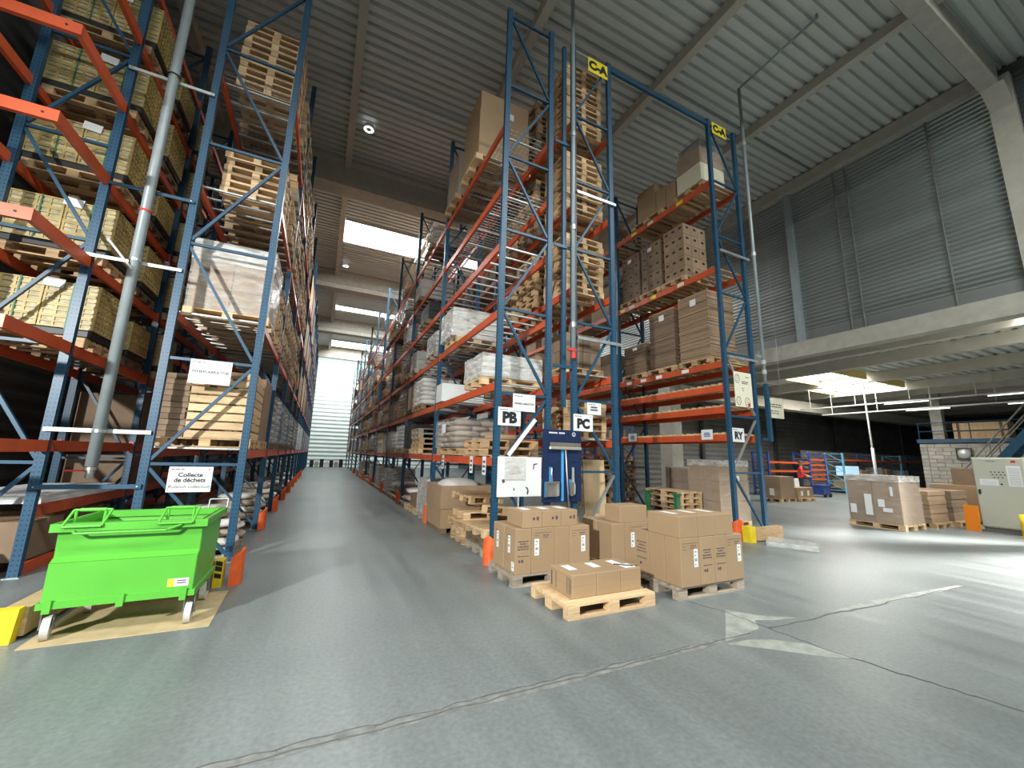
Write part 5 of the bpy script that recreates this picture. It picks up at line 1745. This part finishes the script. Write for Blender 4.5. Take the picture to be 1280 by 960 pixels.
def make_person(loc, rz):
    """standing figure: one continuous skinned body, bending slightly forward over the boxes"""
    V = [(0, 0, .94), (0, .01, 1.12), (0, -.01, 1.32), (0, -.03, 1.46), (0, -.05, 1.54), (0, -.06, 1.63), (0, -.06, 1.72),
         (.10, 0, .90), (.115, -.02, .50), (.12, .02, .09), (.125, -.13, .04), (-.10, 0, .90), (-.115, .03, .50), (-.12, .05, .09), (-.125, -.10, .04),
         (.19, -.02, 1.40), (.25, -.08, 1.14), (.21, -.28, 1.05), (.20, -.36, 1.04), (-.19, -.02, 1.40), (-.25, -.06, 1.14), (-.22, -.26, 1.02), (-.21, -.34, 1.01)]
    E_ = [(0, 1), (1, 2), (2, 3), (3, 4), (4, 5), (5, 6), (0, 7), (7, 8), (8, 9), (9, 10), (0, 11), (11, 12), (12, 13), (13, 14), (2, 15), (15, 16), (16, 17), (17, 18), (2, 19), (19, 20), (20, 21), (21, 22)]
    rad = [.14, .13, .155, .07, .055, .10, .075, .10, .065, .045, .04, .10, .065, .045, .04, .065, .048, .036, .042, .065, .048, .036, .042]
    for hx, pt, base in ((1, 18, (.20, -.36, 1.04)), (-1, 22, (-.21, -.34, 1.01))):
        for k in range(5):
            dx = (-.03 + k * .016) * hx
            ln = (.055, .085, .09, .085, .07)[k]
            n0 = len(V)
            V += [(base[0] + dx, base[1] - .03, base[2] - .005), (base[0] + dx * 1.3, base[1] - .03 - ln, base[2] - .03)]
            E_ += [(pt, n0), (n0, n0 + 1)]
            rad += [.010, .008]
    me = bpy.data.meshes.new('person_skeleton')
    me.from_pydata(V, E_, [])
    o = bpy.data.objects.new('tmp_person', me)
    COL.objects.link(o)
    md = o.modifiers.new('skin', 'SKIN')
    sv = me.skin_vertices[0].data
    for i_, r_ in enumerate(rad):
        sv[i_].radius = (r_, r_)
    sv[0].use_root = True
    ss = o.modifiers.new('sub', 'SUBSURF')
    ss.levels = 2
    dg = bpy.context.evaluated_depsgraph_get()
    body = bpy.data.meshes.new_from_object(o.evaluated_get(dg))
    bpy.data.objects.remove(o)
    body.materials.clear()
    for mn in ('skin', 'shirt_red', 'trousers', 'black'):
        body.materials.append(MAT[mn])
    for p in body.polygons:
        c = p.center
        if c.z > 1.49 or (c.y < -.24 and c.z > .8):
            k = 0
        elif c.z > .93:
            k = 1
        elif c.z > .11:
            k = 2
        else:
            k = 3
        p.material_index = k
        p.use_smooth = True
    t = obj('person', body, None, loc, (0, 0, rz), None, 'person in red top and dark trousers sorting goods at the annex shelves', 'person')
    mb = MB()
    nu, nv = 12, 6
    for a in range(nv + 1):
        ph = math.pi * .5 * a / nv
        for b in range(nu):
            th = 2 * math.pi * b / nu
            mb.v.append((.105 * math.cos(th) * math.cos(ph), -.045 + .115 * math.sin(th) * math.cos(ph), 1.665 + .125 * math.sin(ph)))
    for a in range(nv):
        for b in range(nu):
            mb.f.append((a * nu + b, a * nu + (b + 1) % nu, (a + 1) * nu + (b + 1) % nu, (a + 1) * nu + b))
            mb.mi.append(0)
    obj('hair', mb.mesh('hair', 'hair', True), t)
    mb = MB()
    for sx_ in (-.035, .035):
        mb.tube((sx_, -.165, 1.645), (sx_, -.15, 1.645), .011, 8)
    obj('eyes', mb.mesh('eyes', 'black'), t)
    obj('nose', MB().prism([(-.148, 1.60), (-.182, 1.60), (-.15, 1.645)], 'x', -.012, .012).mesh('nose', 'skin'), t)
    obj('mouth', MB().box(-.028, .028, -.163, -.14, 1.565, 1.575).mesh('mouth', 'red'), t)
    mb = MB()
    for sx_ in (-1, 1):
        mb.tube((sx_ * .095, -.06, 1.63), (sx_ * .115, -.05, 1.63), .028, 8)
    obj('ears', mb.mesh('ears', 'skin'), t)
    return t


make_person((22.05, 12.05, 0), R(35))

# ------------------------------------------------------------------ right-hand floor goods, cabinet
pallet((14.28, 5.72, 0), 'pale pallet under the large wrapped cartons at right', GF, 'wood_pale', R(90), True, 1.0, 1.45)
carton_load(14.28, 5.72, .146, 'two-layer wrapped cartons with white labels on the right floor', GF, 1.14, 1.16, (1, 2, 2), .60, 'carton_mid', 'wrap_clear',
            [('left', .10, .18, .16, .55), ('left', -.18, .42, .14, .2), ('left', -.30, .30, .2, .1), ('left', .45, .2, .14, .24), ('left', -.42, .72, .06, .24)], name='wrapped_carton_load')
pallet((15.7, 5.62, 0), 'pallet under the layered brown bundles right of wrapped cartons', GF, 'wood', R(90), True, 1.0, 1.3)
sheet_stack(15.7, 5.62, .146, 1.08, 1.05, .95, 'layered brown bundles right of the large wrapped cartons', GF, 'carton_mid', .12, False, False)
pallet((17.0, 5.55, 0), 'pallet under the farther layered bundles at right', GF, 'wood', R(90), True, 1.0, 1.3)
sheet_stack(17.0, 5.55, .146, 1.05, 1.0, .95, 'farther layered brown bundles, behind the nearer ones', GF, 'carton_dark', .12, False, False)
pallet((18.3, 5.3, 0), 'pallet under the brown cartons behind the cabinet', GF, 'wood', R(90), True, 1.0, 1.3)
carton(17.8, 18.8, 4.75, 5.9, .146, .98, 'large brown carton left of the control cabinet', GF, 'carton', 'y')
carton(17.9, 18.6, 4.8, 5.4, 1.128, .5, 'dark carton on top of the brown carton by the cabinet', GF, 'carton_dark', 'y')

t = thing('control_cabinet', 'pale grey control cabinet with small round indicator holes at right edge', 'cabinet', (16.2, 4.0, 0))
obj('body', bbox_mesh(.45, .92, 1.82, 'cabinet_grey', .008), t, (.24, 0, .12))
obj('plinth', MB().box(.05, .44, -.44, .44, 0, .12).mesh('plinth', 'cabinet_plinth'), t)
d = obj('door', bbox_mesh(.02, .88, 1.76, 'cabinet_grey', .004), t, (.004, 0, .15))
mb = MB()
for (r_, n_, off) in ((1.56, 4, 0), (1.49, 4, -.02), (1.42, 3, -.045)):
    for k in range(n_):
        mb.tube((-.016, .13 - k * .07 + off, r_ - .15), (-.009, .13 - k * .07 + off, r_ - .15), .016, 10)
mb.tube((-.016, -.02, 1.10), (-.009, -.02, 1.10), .022, 10)
obj('indicator', mb.mesh('indicator', 'black'), d)
obj('handle', MB().box(-.03, -.009, .37, .41, .82, .94).mesh('handle', 'black'), d)
obj('notice', MB().box(-.0135, -.0105, .03, .36, 1.06, 1.22).mesh('notice', 'label_white'), d)
obj('notice', MB().box(-.0135, -.0105, -.38, -.14, 1.06, 1.58).mesh('notice', 'label_white'), d)
mb = MB()
for k in range(10):
    mb.box(-.0145, -.0135, -.36, -.17, 1.10 + k * .045, 1.115 + k * .045)
for k in range(3):
    mb.box(-.0145, -.0135, .06, .32, 1.09 + k * .04, 1.10 + k * .04)
obj('notice_print', mb.mesh('notice_print', 'galv'), d)
obj('red_label', MB().box(-.0135, -.0105, -.32, -.24, 1.66, 1.72).mesh('red_label', 'red'), d)
obj('name_print', MB().box(-.0135, -.0105, .02, .2, 1.68, 1.71).mesh('name_print', 'galv'), d)
for z in (.25, 1.55):
    obj('hinge', MB().tube((-.005, -.45, z), (-.005, -.45, z + .08), .012, 8).mesh('hinge', 'black'), t)
obj('orange_panel', MB().box(0, .02, -.14, .14, 0, .66).mesh('orange_panel', 'panel_orange'), None, (16.02, 4.58, 0), (0, R(4), 0), None, 'orange panel leaning at the foot of the control cabinet', 'panel')
t = thing('yellow_bollard', 'yellow bollard at the right edge beside the cabinet', 'bollard', (15.75, 3.60, 0))
obj('post', MB().tube((0, 0, .01), (0, 0, .55), .09, 16).mesh('post', 'yellow', True), t)
obj('base', MB().tube((0, 0, 0), (0, 0, .012), .14, 16).mesh('base', 'yellow'), t)

# mezzanine goods, mirror, stairs, trays, pole
t = thing('mezzanine_crate', 'large tan plywood crate on the mezzanine', 'crate', (31.0, 7.9, 3.122))
obj('box', bbox_mesh(1.0, 1.9, .85, 'plywood', .01), t)
for yy in (-.75, .75):
    obj('batten', MB().box(-.52, -.50, yy - .05, yy + .05, 0, .85).mesh('batten', 'wood_dark'), t)
obj('batten', MB().box(-.52, -.50, -.95, .95, .4, .48).mesh('batten', 'wood_dark'), t)
t = MIR = thing('convex_mirror', 'round traffic mirror with dark frame on the block wall', 'mirror', (29.9, 8.42, 2.35))
mb = MB()
for a in range(5):
    ra, rb = .36 * a / 5, .36 * (a + 1) / 5
    for k in range(18):
        t0, t1 = 2 * math.pi * k / 18, 2 * math.pi * (k + 1) / 18
        f_ = lambda r, th: (-.12 * (1 - (r / .36) ** 2), r * math.cos(th), r * math.sin(th))
        mb.quad(f_(ra, t0), f_(rb, t0), f_(rb, t1), f_(ra, t1))
obj('glass', mb.mesh('glass', 'galv_light', True), t)
obj('frame', MB().box(0, .03, -.45, .45, -.45, -.38).box(0, .03, -.45, .45, .38, .45).box(0, .03, -.45, -.38, -.45, .45).box(0, .03, .38, .45, -.45, .45).mesh('frame', 'black'), t)
MIR.scale = (.65, .65, .65)
t = thing('steel_stair', 'blue steel stair with handrails rising at right edge', 'stairs', (22.0, 6.6, 0))
for sx_ in (-.45, .45):
    obj('stringer', MB().bar((sx_, 0, .05), (sx_, -2.4, 3.3), .05, .25).mesh('stringer', 'blue_plain'), t)
    obj('handrail', MB().path([(sx_, 0, .95), (sx_, -2.4, 4.2)], .025).path([(sx_, 0, .5), (sx_, -2.4, 3.75)], .018).path([(sx_, 0, 0), (sx_, 0, .95)], .02).path([(sx_, -1.2, 1.6), (sx_, -1.2, 2.58)], .02).mesh('handrail', 'cabinet_plinth'), t)
for k in range(14):
    obj('tread', MB().box(-.42, .42, -.17 * (k + 1), -.17 * k + .05, .22 * (k + 1), .22 * (k + 1) + .03).mesh('tread', 'blue_plain'), t)
for i, (x, z, ya, yb) in enumerate([(23.5, 4.5, 3.5, 12.5), (25.6, 4.35, 3.5, 12.5)]):
    t = thing('light_rail', ['hanging light rail with fluorescent tubes, nearer one in the annex', 'hanging light rail with fluorescent tubes, farther one in the annex'][i], 'light', (x, 0, z), 0, 'light rails in the annex')
    obj('rail', MB().box(-.05, .05, ya, yb, 0, .06).mesh('rail', 'galv_light'), t)
    for y in (4.2, 7.4):
        obj('tube', MB().tube((0, y, -.04), (0, y + 1.5, -.04), .022, 8).mesh('tube', 'tube_on'), t)
    for y in (4, 6, 8, 10, 12):
        obj('hanger', MB().box(-.012, .012, y - .012, y + .012, .06, 5.9 - z).mesh('hanger', 'galv_light'), t)
t = thing('white_pole', 'slim white pole rising to the hanging light rail', 'pole', (21.9, 8.9, 0))
obj('shaft', MB().tube((0, 0, .02), (-.12, .0, 5.3), .035, 10).mesh('shaft', 'white', True), t)
obj('lower_sleeve', MB().tube((0, 0, .02), (-.045, 0, 2.4), .055, 10).mesh('sleeve', 'white', True), t)
obj('foot', MB().tube((0, 0, 0), (0, 0, .03), .12, 12).mesh('foot', 'galv'), t)
# low goods at the far end of the aisle
for k in range(7):
    carton(-.75 + k * .45, -.4 + k * .45, 44.6, 45.2, 0, [.7, .55, .8, .6][k % 4], f'{NUM[k + 1]} small crate from left at the far end of the aisle', 'crates at the far aisle end', ['dark_plastic', 'sack_grey', 'dark_plastic', 'white'][k % 4])

me = FAR.mesh('far_pallets', FARM, fix=False)
obj('pallet_stacks', me, None, kind='stuff', label='remaining wooden pallets piled deep inside the racks', cat='pallets')
print('total', len(bpy.data.objects), len([o for o in bpy.data.objects if o.name.startswith('wooden_pallet')]))
